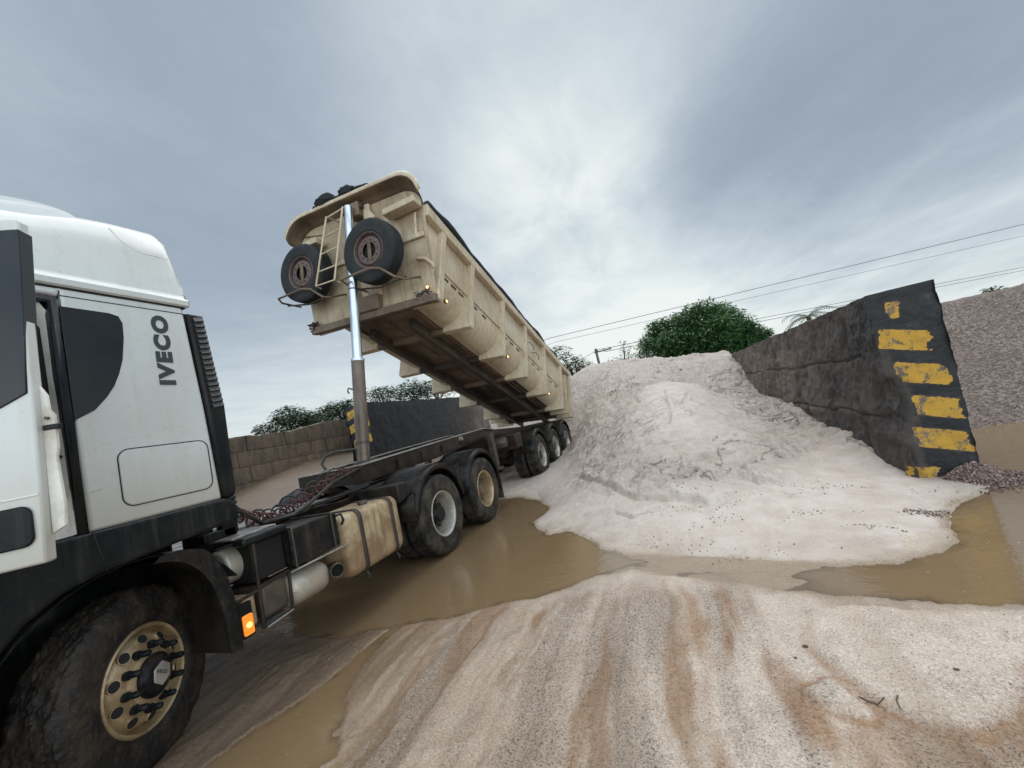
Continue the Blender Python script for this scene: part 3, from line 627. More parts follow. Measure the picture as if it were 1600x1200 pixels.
# ------------------------------------------------------------------ walls
def slab_wall(name, x0, x1, y0, y1, z0, ztop, lean, dens, stripes, label, seed, chip=True, grime=None):
    """rough concrete slab: end face at y0, long faces x0 / x1, irregular and chipped"""
    nx = max(4, int((x1-x0)/dens)); ny = max(4, int((y1-y0)/(dens*2))); nz = max(4, int((ztop(np.array([x0]), np.array([y0]))[0]-z0)/dens))
    per = [(x0+(x1-x0)*i/nx, y0) for i in range(nx)]
    yr = y0+(y1-y0)*(np.linspace(0, 1, ny+1)**1.5)
    per += [(x1, y_) for y_ in yr[:-1]]+[(x1-(x1-x0)*i/nx, y1) for i in range(nx)]+[(x0, y_) for y_ in yr[::-1][:-1]]
    P = np.array(per); n = len(P); zs = np.linspace(0, 1, nz+1)
    V = np.zeros((nz+1, n, 3)); zt = ztop(P[:, 0], P[:, 1])
    for k, s in enumerate(zs):
        V[k, :, 0] = P[:, 0]; V[k, :, 1] = P[:, 1]; V[k, :, 2] = z0+(zt-z0)*s
    x, y, z = V[..., 0].copy(), V[..., 1].copy(), V[..., 2].copy()
    side = x < x0+1e-4; end = y < y0+1e-4; far = x > x1-1e-4
    rough = .045*fbm(y*1.3+z*.4, z*1.6, seed, 5, .6)+.035*fbm(y*6, z*6, seed+5, 4, .65)+.030*(ridged(y*4, z*4, seed+7, 4)-.55)
    # shallow block joints on the long face
    jz = np.minimum(np.abs(z-.72+.05*fbm(y*2.2, z*0, seed+50, 4)), np.abs(z-1.35+.05*fbm(y*2.2, z*0, seed+51, 4))); jy = np.abs(((y-y0+.35) % 1.05)-.52)
    joint = (.03*np.exp(-(jz/.016)**2)+.03*np.exp(-((.52-jy+.03*fbm(z*3, y*0, seed+52, 3))/.02)**2))*(fbm(y, z, seed+8) > -.35)
    V[..., 0] += np.where(side, rough-.0+joint, 0)+np.where(far & ~side, rough*.6, 0)
    V[..., 1] += np.where(end, .012*fbm(x*8, z*8, seed+9, 4)+.01*fbm(x*2, z*3, seed+10), 0)
    if chip:    # spalled corner between long face and end face
        e = sstep(.5, 0, y-y0)*side; depth = .10*sstep(.0, .6, fbm(z*2.3, z*0+seed, seed+11, 3)+.45*np.exp(-((z-.75)/.5)**2)+.15)
        V[..., 0] += e*depth*(.7+.5*fbm(y*9, z*9, seed+12, 3))
        e2 = sstep(.16, 0, x-x0)*end; V[..., 1] += e2*depth*(1.1+.6*fbm(x*12, z*10, seed+13, 3))
        e3 = sstep(.10, 0, x1-x)*end; V[..., 1] += e3*.018*sstep(.1, .6, fbm(z*3, z*0+9, seed+14, 3)+.2)
    V[..., 0] += lean*(z-.0)
    x, y, z = V[..., 0], V[..., 1], V[..., 2]
    verts = V.reshape(-1, 3); idx = np.arange((nz+1)*n).reshape(nz+1, n); fs = []
    for k in range(nz):
        for i in range(n): fs.append((idx[k, i], idx[k, (i+1) % n], idx[k+1, (i+1) % n], idx[k+1, i]))
    # top: strip between the two long faces
    topring = idx[nz]; a = list(topring[nx+ny+nx:]) ; fs2 = []
    nn = n; half = ny
    L = [topring[0]]+list(topring[::-1][:ny])     # x0 side from y0 to y1
    Rr = list(topring[nx:nx+ny+1])
    for i in range(ny): fs2.append((L[i], Rr[i], Rr[i+1], L[i+1]))
    fs2.append(tuple(topring[0:nx+1])); fs2.append(tuple(topring[nx+ny:nx+ny+nx+1]))
    me = bpy.data.meshes.new(name); me.from_pydata(verts.tolist(), [], [tuple(int(q) for q in f) for f in fs+fs2]); me.validate(); me.shade_smooth(); me.set_sharp_from_angle(angle=R(50)); me.materials.append(M['wall'])
    mk = np.zeros((nz+1, n, 3))
    # paint in wall coordinates (u across the end, z up)
    u = V[..., 0]-lean*z-x0; wob = .015*fbm(u*9, z*9, seed+20, 4)
    yel = np.zeros_like(u); blk = np.zeros_like(u)
    onend = end & True
    for (u0, u1, za, zb, sl) in stripes:
        zz_ = z+sl*(u-u0); e1 = .05*fbm(u*6+za, z*14, seed+40, 4); yel = np.maximum(yel, sstep(-.016, .016, zz_-za+wob*.6)*sstep(-.016, .016, zb-zz_+wob*.6)*sstep(-.01, .01, u-u0+e1)*sstep(-.01, .01, u1-u+1.3*e1-.02))
    wrap = (side & (y-y0 < .62+.2*fbm(z*2, z*0, seed+21))) | onend
    chipm = sstep(.0, .5, .10*1+fbm(u*3, z*3, seed+22, 4)-.9*sstep(.12, .0, u)*0)
    zone = sstep(.03+.10*sstep(1.5, .9, z)*(1), .06+.12*sstep(1.5, .9, z), u+.05*fbm(z*5, u*5, seed+23, 4))
    blk = np.where(onend, np.maximum(zone, sstep(1.45, 1.65, z)), 0)*1.0
    blk = np.where(side, sstep(.75, .3, y-y0+.35*fbm(y*2, z*2, seed+24))*sstep(1.15, 1.6, z)*.9, blk)
    mk[..., 0] = yel*onend; mk[..., 1] = blk*(1-yel*onend); mk[..., 2] = grime(y, z) if grime else np.clip(sstep(4.5, .5, y-y0)*.75+.25*fbm(y*.6, z*.9, seed+30)+.0, 0, 1)
    mk[..., 2] *= (1-yel*onend)
    at = me.color_attributes.new('mask', 'FLOAT_COLOR', 'POINT'); m4 = np.ones((len(verts), 4), np.float32); m4[:, :3] = mk.reshape(-1, 3); at.data.foreach_set('color', m4.ravel())
    o = bpy.data.objects.new(name, me); link(o); tag(o, label, 'wall'); return o
ST = [(.14, .27, 1.71, 1.88, .1), (.03, .43, 1.425, 1.63, .31), (.11, .50, 1.055, 1.26, .31), (.18, .54, .70, .90, .31), (.14, .56, .385, .58, .31), (.02, .25, .055, .19, .15)]
slab_wall('concrete_wall', 2.13, 2.70, 5.2, 13.45, -.12, lambda x, y: 2.0+.022*fbm(y*1.5, x*0+y*4, 501, 3)+.008*fbm(x*9, y*9, 503, 2), .045, .0155, ST,
          'dark leaning concrete bay wall with chipped yellow and black striped end beside the sand heap', 500)
ST2 = [(.10, .95, 2.62, 2.88, -.18), (.05, .98, 2.16, 2.42, -.18), (.2, .98, 1.68, 1.95, -.18)]
slab_wall('concrete_wall', -9.55, -8.62, 10.3, 19.5, -.1, lambda x, y: 3.05+.04*fbm(y*1.2, x, 521, 3), .0, .045, ST2,
          'tall blackened bay wall with yellow dashes on its end, behind the hydraulic ram', 520, grime=lambda y, z: np.clip(sstep(8.5, 5.5, y-10.3)*1.0+.12, 0, 1))
blackw = bpy.data.objects['concrete_wall.001'].data.color_attributes['mask']; _a = np.zeros(len(blackw.data)*4, np.float32); blackw.data.foreach_get('color', _a); _a = _a.reshape(-1, 4); _v = np.zeros(len(blackw.data)*3, np.float32); bpy.data.objects['concrete_wall.001'].data.vertices.foreach_get('co', _v); _v = _v.reshape(-1, 3)
_a[:, 1] = np.maximum(_a[:, 1], (1-_a[:, 0])*sstep(6.5, 4.5, _v[:, 1]-10.3)*.9); blackw.data.foreach_set('color', _a.ravel())
# brown block wall
b = B(); y = 2.0; bx0 = -10.75
courses = [(-.2, .55), (.55, .98), (.98, 1.40), (1.40, 1.82), (1.82, 2.23), (2.23, 2.62)]
for k, (za, zb) in enumerate(courses):
    y = 2.0-(.29 if k % 2 else 0)
    while y < 11.4:
        L = .58; n = 7; g_ = .006
        zt_ = zb-g_
        rows = []
        # front face as a rough grid, then sides
        us = np.linspace(y+g_, y+L-g_, n); vs = np.linspace(za+g_, zt_, 5)
        U_, V_ = np.meshgrid(us, vs); edge = np.minimum(np.minimum(U_-us[0], us[-1]-U_), np.minimum(V_-vs[0], vs[-1]-V_))
        XX = -10.30-.012*sstep(.03, 0, edge)+.03*fbm(U_*2, V_*2, 601, 4)+.018*(random.random()-.5)
        if k == 5: V_ = V_+(V_ > zt_-.01)*(.06*fbm(U_*2.5, U_*0, 603, 3)+.18*sstep(9.0, 10.6, U_))
        fr = [[(XX[i, j], U_[i, j], V_[i, j]) for j in range(n)] for i in range(5)]
        b.strip(fr)
        b.strip([[(XX[4, j], U_[4, j], V_[4, j]) for j in range(n)], [(bx0, U_[4, j], V_[4, j]+.02) for j in range(n)]])
        y += L
b.add([(-10.37, 1.9, -.2), (-10.37, 11.5, -.2), (-10.37, 11.5, 2.6), (-10.37, 1.9, 2.6), (bx0, 1.9, -.2), (bx0, 11.5, -.2), (bx0, 11.5, 2.6), (bx0, 1.9, 2.6)], [(0, 1, 2, 3), (4, 7, 6, 5), (0, 4, 5, 1), (1, 5, 6, 2), (0, 3, 7, 4), (3, 2, 6, 7)])
o = b.build('block_wall', M['blocks'], smooth=30); tag(o, 'low brown wall of stacked concrete blocks behind the cab', 'wall')

# ------------------------------------------------------------------ tractor truck
XS = -2.974; CX = XS-1.25; XR_ = XS-2.5
truck = empty('tractor_truck', (CX, 2.5, 0))
tag(truck, 'white semi truck with open driver door and muddy wheels, heading out of the left edge', 'truck')
def arcpts(cy, cz, r, a0, a1, n): return [(cy+r*math.cos(R(a0+(a1-a0)*k/n)), cz+r*math.sin(R(a0+(a1-a0)*k/n))) for k in range(n+1)]
def rrect(y0, y1, z0, z1, r, n=6):
    out = []
    for cy, cz, a in ((y1-r, z1-r, 0), (y0+r, z1-r, 90), (y0+r, z0+r, 180), (y1-r, z0+r, 270)): out += arcpts(cy, cz, r, a, a+90, n)
    return out
TYRE = [(.287, .105), (.300, .128), (.33, .142), (.345, .139), (.40, .148), (.45, .146), (.468, .140), (.500, .128), (.516, .112), (.52, .090), (.52, .062), (.506, .058), (.506, .046), (.52, .042),
        (.522, .010), (.508, .006), (.508, -.006), (.522, -.010), (.52, -.042), (.506, -.046), (.506, -.058), (.52, -.062), (.52, -.090), (.516, -.112), (.500, -.128), (.45, -.146), (.40, -.148), (.345, -.139), (.33, -.142), (.300, -.128), (.287, -.105)]
def tyre_bm(xf=None, n=96, mud=0, c=(0, 0, 0)):
    def fn(r, o, th):
        tr = r > .49; q = r.copy()
        if mud: q = q+np.where(tr, mud*(fbm(th*7+o*12, o*26, 701, 4)*.8+(ridged(th*19+o*30, o*34, 705, 3)-.62)*1.1-.35), np.where(r > .36, mud*.15*fbm(th*7, o*9, 711, 3), 0))
        return q-np.where((q > .512) & (np.sin(th*52+o*30) > .2), .006, 0)
    prof = []
    for a, b_ in zip(TYRE[:-1], TYRE[1:]):
        k = 3 if mud and a[0] > .5 else 1
        for i in range(k): prof.append((a[0]+(b_[0]-a[0])*i/k, a[1]+(b_[1]-a[1])*i/k))
    prof.append(TYRE[-1])
    return B(xf).lathe(prof, c, n, fn=fn)
def make_wheel(name, loc, parent, kind, side=1, steer=0, tmat='tyre', rmat='rim_grey'):
    """kind: dual (outer wheel of a pair, dished) / steer (domed alloy); side +1 faces +X"""
    wpos = Vector(loc); wl = empty(name, loc, parent)
    cs, sn = math.cos(steer), math.sin(steer)
    def xf(x, y, z):
        x = x*side; return (wpos.x+x*cs+y*sn, wpos.y-x*sn+y*cs, wpos.z+z)
    # xf: y (rearward point) moves by sin(steer) in x
    tyre_bm(xf, 260 if kind == 'steer' else 84, .021 if kind == 'steer' else 0).build('tyre', M[tmat], wl, smooth=40)
    b = B(xf)
    if kind == 'steer':
        b.lathe([(.287, .10), (.294, .118), (.285, .130), (.272, .122), (.266, .095), (.255, .070), (.243, .085), (.225, .112), (.19, .128), (.16, .133), (.145, .133)], (0, 0, 0), 72)
        b.lathe([(.15, .133), (.145, .150), (.12, .158), (.0, .158)], (0, 0, 0), 40)
        b.lathe([(.287, .10), (.26, -.06), (.20, -.10), (.0, -.10)], (0, 0, 0), 48)
        h = B(xf)
        for k in range(10):
            a = 2*PI*(k+.5)/10; cy, cz = .2165*math.cos(a), .2165*math.sin(a); n0 = len(h.v)
            ring = []; nrm = Vector((1, .55*math.cos(a), .55*math.sin(a))).normalized(); tg = Vector((0, -math.sin(a), math.cos(a))); rd = nrm.cross(tg)
            pc = Vector((.1185, cy, cz))
            rows = [[tuple(pc+nrm*dn+(tg*math.cos(q)*.031+rd*math.sin(q)*.027)*sc_) for q in np.linspace(0, 2*PI, 20)[:-1]] for dn, sc_ in ((-.012, 1.18), (.0045, 1.12), (.0045, .95), (-.035, .9))]
            h2 = rows
            for ro in rows: ro.append(ro[0])
            b.strip(rows[:3])
            h.cyl(tuple(pc-nrm*.03), tuple(pc+nrm*.0048), .0275, 20)
        rim = b.build('rim', M[rmat], wl, merge=(h, M['dark']), smooth=30)
        nb = None
        for k in range(10):
            a = 2*PI*k/10+.1; cy, cz = .1675*math.cos(a), .1675*math.sin(a)
            B(xf).tube([(.120, cy, cz), (.150, cy, cz), (.152, cy, cz), (.205, cy, cz), (.212, cy, cz)], [.024, .024, .0185, .017, .012], 14).build('nut_cap', M['black'], rim, smooth=40)
        B(xf).lathe([(.118, .155), (.118, .175), (.112, .182), (.108, .176), (.100, .19), (.085, .20), (.0, .202)], (0, 0, 0), 40).build('hub_cap', M['blackmuddy'], rim, smooth=30)
        hx = [(.066*math.cos(R(60*k+20)), .066*math.sin(R(60*k+20))) for k in range(6)]
        B(xf).prism(hx, .203, .2105).build('hub_plate', M['rim_grey'], rim, bevel=.002)
        return wl, xf
    b.lathe([(.287, .108), (.297, .125), (.291, .136), (.277, .130), (.268, .112), (.262, .06), (.250, .00), (.243, -.04)], (0, 0, 0), 64)
    b.lathe([(.287, .10), (.27, -.09), (.22, -.11), (.0, -.11)], (0, 0, 0), 32)
    h = B(xf)
    for k in range(10):
        a = 2*PI*(k+.5)/10; h.cyl((-.075, .208*math.cos(a), .208*math.sin(a)), (-.051, .208*math.cos(a), .208*math.sin(a)), .024, 14)
    rim = b.build('rim', M[rmat], wl, merge=(h, M['dark']), smooth=30)
    B(xf).lathe([(.243, -.04), (.225, -.055), (.19, -.052), (.155, -.035), (.14, -.035)], (0, 0, 0), 48).build('rim_disc', M['rim_rust'], rim, smooth=30)
    hb = B(xf).lathe([(.145, -.04), (.14, .02), (.115, .045), (.105, .075), (.095, .085), (.0, .085)], (0, 0, 0), 36)
    for k in range(10):
        a = 2*PI*k/10; hb.cyl((-.045, .167*math.cos(a), .167*math.sin(a)), (.005, .167*math.cos(a), .167*math.sin(a)), .016, 8)
    hb.build('hub', M['blackmuddy'] if rmat != 'rim_gold' else M['rim_rust'], rim, smooth=30)
    return wl, xf
def copy_tree(o, loc_world, parent, old_parent_world=None):
    def rec(s, p):
        c = s.copy(); C.objects.link(c); c.parent = p
        for ch in [k for k in bpy.data.objects if k.parent == s]: rec(ch, c)
        return c
    c = rec(o, parent); c.location = Vector(loc_world)-POS[parent.name]; POS[c.name] = Vector(loc_world); return c
YF, YD1, YD2 = 1.442, 4.676, 6.046
wf, xff = make_wheel('wheel', (XS-.135-.05-.14, YF, .52), truck, 'steer', 1, -.44, 'tyremud', 'rim_gold'); wf['label'] = 'mud caked steered front wheel with brown stained alloy rim'
make_wheel('wheel', (XR_+.30, YF, .52), truck, 'steer', -1, .44, 'tyremud', 'rim_gold')
wd, _ = make_wheel('wheel', (XS-.14, YD1, .52), truck, 'dual', 1, 0, 'tyre', 'rim_grey')
wd2, _ = make_wheel('wheel', (XS-.14, YD2, .52), truck, 'dual', 1, 0, 'tyre', 'rim_gold')
wm, _ = make_wheel('wheel', (XR_+.14, YD1, .52), truck, 'dual', -1)
copy_tree(wm, (XR_+.14, YD2, .52), truck)
B(lambda x, y, z: (x+XS-.47, y+YD1, z+.52)).lathe(TYRE, (0, 0, 0), 64).build('tyre', M['tyre'], truck)
B(lambda x, y, z: (x+XS-.47, y+YD2, z+.52)).lathe(TYRE, (0, 0, 0), 64).build('tyre', M['tyre'], truck)
B(lambda x, y, z: (x+XR_+.47, y+YD1, z+.52)).lathe(TYRE, (0, 0, 0), 64).build('tyre', M['tyre'], truck)
B(lambda x, y, z: (x+XR_+.47, y+YD2, z+.52)).lathe(TYRE, (0, 0, 0), 64).build('tyre', M['tyre'], truck)
for ya in (YF, YD1, YD2): B().cyl((XR_+.3, ya, .52), (XS-.3, ya, .52), .075, 16).build('axle', M['chassis'], truck)
for ya in (YD1, YD2): B().lathe([(0, -.22), (.10, -.2), (.22, -.08), (.24, 0), (.22, .08), (.10, .2), (0, .22)], (CX, ya, .52), 24).build('differential', M['chassis'], truck)

# cab shell
b = B()
side_rear = [(1.235, 1.44), (1.93, 1.44), (1.905, 2.10), (1.86, 2.83), (1.235, 2.83)]
for xo, xi in ((XS, XS-.05), (XR_, XR_+.05)):
    b.prism(side_rear, xi, xo)
    b.prism([(-.30, 1.40), (.20, 1.40), (.20, 2.05), (.42, 2.83), (-.02, 2.83), (-.30, 2.0)], xi, xo)
    b.prism([(.20, 2.775), (1.235, 2.775), (1.235, 2.83), (.20, 2.83)], xi, xo)
b.prism([(.2, 1.40), (1.235, 1.40), (1.235, 2.775), (.2, 2.775)], XR_, XR_+.05)
b.box(XR_+.05, XS-.05, 1.80, 1.86, 1.40, 2.83)          # rear wall
b.box(XR_+.05, XS-.05, -.30, -.25, 1.40, 2.0)            # nose panel
body = b.build('cab_body', M['white'], truck, bevel=.018)
b = B().box(XR_+.05, XS-.06, -.25, 1.82, 1.36, 1.42); b.build('cab_floor', M['black'], truck)
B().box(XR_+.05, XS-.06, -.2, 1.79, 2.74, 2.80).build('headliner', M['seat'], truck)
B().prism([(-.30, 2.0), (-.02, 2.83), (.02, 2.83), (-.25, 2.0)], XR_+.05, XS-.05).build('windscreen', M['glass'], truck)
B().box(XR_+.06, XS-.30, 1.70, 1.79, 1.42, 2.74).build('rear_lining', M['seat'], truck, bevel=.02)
# black seal and white pillar inside the door opening
b = B()
def ribbon(b, pts, w0, w1, x0, x1):
    """frame strip: pts outer line (y,z), offset inward by w"""
    for (a, c_) in zip(pts[:-1], pts[1:]):
        pass
outer = [(.25, 1.44), (.25, 2.765), (1.21, 2.765), (1.222, 2.10), (1.228, 1.44)]
inner = [(.285, 1.44), (.285, 2.728), (1.178, 2.728), (1.190, 2.10), (1.196, 1.44)]
b.strip([[(XS+.006, y, z) for y, z in outer], [(XS+.006, y, z) for y, z in inner], [(XS-.05, y, z) for y, z in inner]]); b.build('door_seal', M['black'], truck, solid=.012)
b = B()
inner2 = [(.31, 1.53), (.33, 2.62), (.40, 2.69)]+[(1.06, 2.69), (1.13, 2.665), (1.168, 2.60), (1.174, 2.30), (1.176, 1.95), (1.170, 1.66), (1.145, 1.58), (1.08, 1.515), (.9, 1.50)]
o1 = [(.285, 1.44), (.285, 2.6), (.285, 2.728)]+[(1.06, 2.728), (1.15, 2.728), (1.178, 2.68), (1.186, 2.32), (1.190, 2.10), (1.194, 1.70), (1.196, 1.58), (1.196, 1.45), (.9, 1.44)]
b.strip([[(XS-.012, y, z) for y, z in o1], [(XS-.05, y*.35+yy*.65, z*.35+zz_*.65) for (y, z), (yy, zz_) in zip(o1, inner2)], [(XS-.075, y, z) for y, z in inner2]])
b.build('door_jamb', M['white_worn'], truck, smooth=50)
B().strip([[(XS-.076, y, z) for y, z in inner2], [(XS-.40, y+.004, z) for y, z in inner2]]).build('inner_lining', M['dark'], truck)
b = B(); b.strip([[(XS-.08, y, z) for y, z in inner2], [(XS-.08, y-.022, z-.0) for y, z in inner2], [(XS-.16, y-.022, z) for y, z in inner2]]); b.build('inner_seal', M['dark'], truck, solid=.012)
B().cyl((XS-.03, 1.170, 1.99-.12), (XS+.0, 1.140, 1.99-.12), .010).build('door_striker', M['strap'], truck)
s_ = B().box(XS-.75, XS-.25, .75, 1.20, 1.62, 1.80); s_.build('seat_base', M['seat'], truck, bevel=.06, seg=3)
B().prism([(1.12, 1.78), (1.30, 1.80), (1.38, 2.55), (1.26, 2.56)], XS-.74, XS-.26).build('seat_back', M['seat'], truck, bevel=.05, seg=3)
B().tube([(XS-.30, 1.16, 2.5), (XS-.24, 1.12, 2.1), (XS-.28, 1.10, 1.7)], .02, 8).build('seat_belt', M['black'], truck)
# window + trims on the cab side
win = [(1.225, 2.715), (1.44, 2.712), (1.485, 2.70), (1.502, 2.655), (1.498, 2.56), (1.478, 2.42), (1.452, 2.33), (1.42, 2.25), (1.38, 2.185), (1.32, 2.11), (1.228, 2.055)]
B().prism([(y, z) for y, z in win], XS-.01, XS+.004).build('side_window', M['glass'], truck, bevel=.003)
hp = rrect(1.395, 1.88, 1.535, 1.862, .055)
hatch = B().prism(hp, XS-.01, XS+.0035).build('locker_hatch', M['white'], truck, bevel=.003)
B().tube([(XS+.0015, y, z) for y, z in rrect(1.390, 1.885, 1.530, 1.867, .058)], .0030, 6, closed=True).build('hatch_gap', M['dark'], hatch)
B().prism([(1.24, 1.660), (1.305, 1.668), (1.31, 1.664), (1.24, 1.652)], XS-.005, XS+.004).build('door_hinge_cover', M['white'], truck, bevel=.002)
B().box(XS-.005, XS+.0025, 1.235, 1.868, 2.776, 2.781).build('roof_joint', M['dark'], truck)
def lettering(name, text, mat, parent, size, M4, depth=.002, bold=.0, sx=1.0, spacing=1.0):
    cu = bpy.data.curves.new(name, 'FONT'); cu.body = text; cu.size = size; cu.extrude = depth; cu.offset = bold; cu.space_character = spacing
    tmp = bpy.data.objects.new(name+'_src', cu); C.objects.link(tmp); dg = bpy.context.evaluated_depsgraph_get(); me = bpy.data.meshes.new_from_object(tmp.evaluated_get(dg)); bpy.data.objects.remove(tmp)
    b = B(); b.v = [tuple(M4 @ Vector((v.co.x*sx, v.co.y, v.co.z))) for v in me.vertices]; b.f = [tuple(p.vertices) for p in me.polygons]
    return b.build(name, mat, parent, smooth=0)
ML = Matrix(((0, 0, 1, XS+.003), (0, -1, 0, 1.742), (1, 0, 0, 2.258), (0, 0, 0, 1)))
lettering('lettering', 'IVECO', M['decal'], body, .118, ML, .002, .0068, 1.24, 1.20)
c20 = math.cos(-.44); s20 = math.sin(-.44)
def MH(x, y, z): return Vector(xff(x, y, z))
p0 = MH(.2112, -.045, .022); ux = (MH(.2112, .045, -.03)-p0).normalized(); nx_ = (MH(1, 0, 0)-MH(0, 0, 0)).normalized(); uy = nx_.cross(ux)
MP = Matrix(((ux.x, uy.x, nx_.x, p0.x), (ux.y, uy.y, nx_.y, p0.y), (ux.z, uy.z, nx_.z, p0.z), (0, 0, 0, 1)))
lettering('lettering', 'IVECO', M['decal'], wf, .026, MP, .0006, .0006, 1.1)
# roof fairing
def roof_section(y, zc, ze, hw, zb=2.83):
    """points from near-side gutter to far-side gutter"""
    L = [(1.25, zb), (1.268, zb+.012), (1.272, zb+.045), (1.245, zb+.07), (1.235, zb+.10), (1.235-(1.235-hw)*.35, zb+.10+(ze-zb-.1)*.55), (hw+.02, ze-.05), (hw-.03, ze), (hw-.12, ze+.012), (hw-.30, ze+.02+(zc-ze)*.55), (hw-.42, zc-.02), (hw-.6, zc), (0.2, zc+.02)]
    P = [(CX+dx_, y, z) for dx_, z in L]; return P+[(CX-dx_, y, z) for dx_, z in L[::-1]]
rows = [roof_section(-.05, 2.90, 2.88, 1.12), roof_section(.10, 3.18, 3.05, 1.10), roof_section(.35, 3.48, 3.20, 1.10), roof_section(.8, 3.60, 3.27, 1.11), roof_section(1.2, 3.64, 3.335, 1.115), roof_section(1.40, 3.67, 3.39, 1.12),
        roof_section(1.50, 3.67, 3.405, 1.12), roof_section(1.57, 3.60, 3.415, 1.12), roof_section(1.64, 3.48, 3.42, 1.12), roof_section(1.82, 3.47, 3.43, 1.12), roof_section(1.858, 3.42, 3.385, 1.13), roof_section(1.885, 3.26, 3.22, 1.15), roof_section(1.898, 3.04, 3.01, 1.20), roof_section(1.890, 2.95, 2.945, 1.235)]
b = B().strip(rows); k = len(rows)-1; n_ = len(rows[0])
b.f.append(tuple(k*n_+i for i in range(n_))); b.f.append(tuple(range(n_))[::-1])
roof = b.build('roof_fairing', M['white'], truck, smooth=45)
from mathutils.bvhtree import BVHTree
_bv = BVHTree.FromPolygons([tuple(Vector(v.co)+POS[roof.name]) for v in roof.data.vertices], [tuple(p.vertices) for p in roof.data.polygons])
jp = []
for px, py in ((160, 347), (170, 356), (180, 367), (192, 378), (207, 388), (222, 395), (233, 398), (250, 402), (262, 405)):
    h_ = _bv.ray_cast(Vector(E0), Vector(ray(px, py)).normalized())
    if h_[0]: jp.append(tuple(h_[0]))
if len(jp) > 2: B().tube(jp, .0035, 6).build('panel_joint', M['white_worn'], roof)
B().box(XS-.01, XS+.0035, .25, 1.872, 2.822, 2.834).build('gutter_joint', M['dark'], roof)
# dark side deflector behind the cab with louvres
fair = B().prism([(1.885, 2.80), (2.0, 2.80), (2.06, 2.10), (2.045, 1.46), (1.945, 1.44), (1.925, 2.1)], XS-.30, XS-.012).build('side_deflector', M['black'], truck, bevel=.02)
lv = B()
lv.prism([(1.918, 2.775), (1.992, 2.785), (2.047, 2.10), (1.962, 2.095)], XS-.03, XS-.009)
lv.build('louvre_panel', M['dark'], fair)
M['louvre'] = dirty('grey_louvre_plastic', (.045, .047, .050), (.09, .08, .07), .4, .5, 8)
for k in range(17):
    s = k/16; z = 2.765-s*.64; ya = 1.924+.040*s; yb = 1.988+.053*s
    B().add([(XS-.010, ya, z), (XS-.010, yb, z+.012), (XS+.006, yb, z-.018), (XS+.006, ya, z-.030), (XS-.010, ya, z-.034), (XS-.010, yb, z-.022)], [(0, 1, 2, 3), (3, 2, 5, 4)]).build('louvre', M['louvre'], fair, solid=.004, smooth=0)
B(lambda x, y, z: (2*CX-x, y, z)).prism([(1.885, 2.80), (2.0, 2.80), (2.06, 2.10), (2.045, 1.46), (1.945, 1.44), (1.925, 2.1)], XS-.30, XS-.012).build('side_deflector', M['black'], truck, bevel=.02)
# air intake stack, bellows and small box behind cab
B().box(XS-.62, XS-.40, 1.98, 2.10, 1.05, 1.60).build('air_intake', M['black'], truck, bevel=.03)
bb = B()
bb.lathe([(.0, 0), (.07, 0)]+[(.07-.018*(k % 2), .018*k) for k in range(12)]+[(.0, .22)], (XS-.18, 2.07, 1.28), 20, ax='z'); bb.build('bellows', M['black'], truck, smooth=20)
B().prism(rrect(2.12, 2.24, 1.12, 1.47, .05), XS-.42, XS-.34).build('hose_bracket', M['black'], truck, bevel=.01)
# skirt under the cab
sk = [(1.93, 1.445), (1.99, 1.42), (2.022, 1.36), (2.022, 1.27), (1.62, 1.243), (1.27, 1.215), (1.10, 1.172), (.98, 1.10), (.89, 1.01), (.82, .86), (.80, .6), (.80, .45), (-.36, .45), (-.36, 1.445)]
skirt = B().prism(sk, XS-.16, XS+.022).build('cab_skirt', M['black'], truck, bevel=.028, seg=3)
B().add([(XS+.0235, 1.232, 1.44), (XS+.0235, 1.24, 1.44), (XS+.0235, 1.278, 1.22), (XS+.0235, 1.270, 1.22)], [(0, 1, 2, 3)]).build('skirt_joint', M['dark'], skirt, solid=.002)
B(lambda x, y, z: (2*CX-x, y, z)).prism(sk, XS-.16, XS+.022).build('cab_skirt', M['black'], truck, bevel=.028)
B().box(XR_+.05, XS-.05, -.40, -.28, .35, 1.42).build('bumper', M['white'], truck, bevel=.03)
# wheel arch liner + rear mudguard
outer = [(1.52, 1.195), (1.58, 1.20), (1.66, 1.19), (1.78, 1.15), (1.85, 1.03), (1.89, .90), (1.92, .66), (1.915, .43)]
innr = [(1.50, 1.17), (1.55, 1.165), (1.62, 1.14), (1.70, 1.08), (1.77, .98), (1.81, .86), (1.845, .66), (1.845, .44)]
def chaikin(p, n=2):
    for _ in range(n): p = [p[0]]+[q for a, c_ in zip(p[:-1], p[1:]) for q in ((a[0]*.75+c_[0]*.25, a[1]*.75+c_[1]*.25), (a[0]*.25+c_[0]*.75, a[1]*.25+c_[1]*.75))]+[p[-1]]
    return p
outer, innr = chaikin(outer), chaikin(innr)
b = B(); b.strip([[(XS-.55, y, z) for y, z in innr], [(XS-.02, y, z) for y, z in innr], [(XS+.006, y-.01, z-.004) for y, z in innr], [(XS+.006, y, z) for y, z in outer], [(XS-.02, y+.012, z) for y, z in outer], [(XS-.55, y+.012, z) for y, z in outer]], )
b.build('mudguard', M['blackmuddy'], truck, smooth=50)
b = B(); arch = arcpts(YF, .55, .66, 178, 30, 14); b.strip([[(XS-.10, y, z) for y, z in arch], [(XS-.60, y, z) for y, z in arch]]); b.add([(XS-.60, YF-.8, .45), (XS-.60, 1.9, .45), (XS-.60, 1.9, 1.40), (XS-.60, YF-.8, 1.40)], [(0, 1, 2, 3)])
b.build('wheel_arch_liner', M['black'], truck, solid=.008)
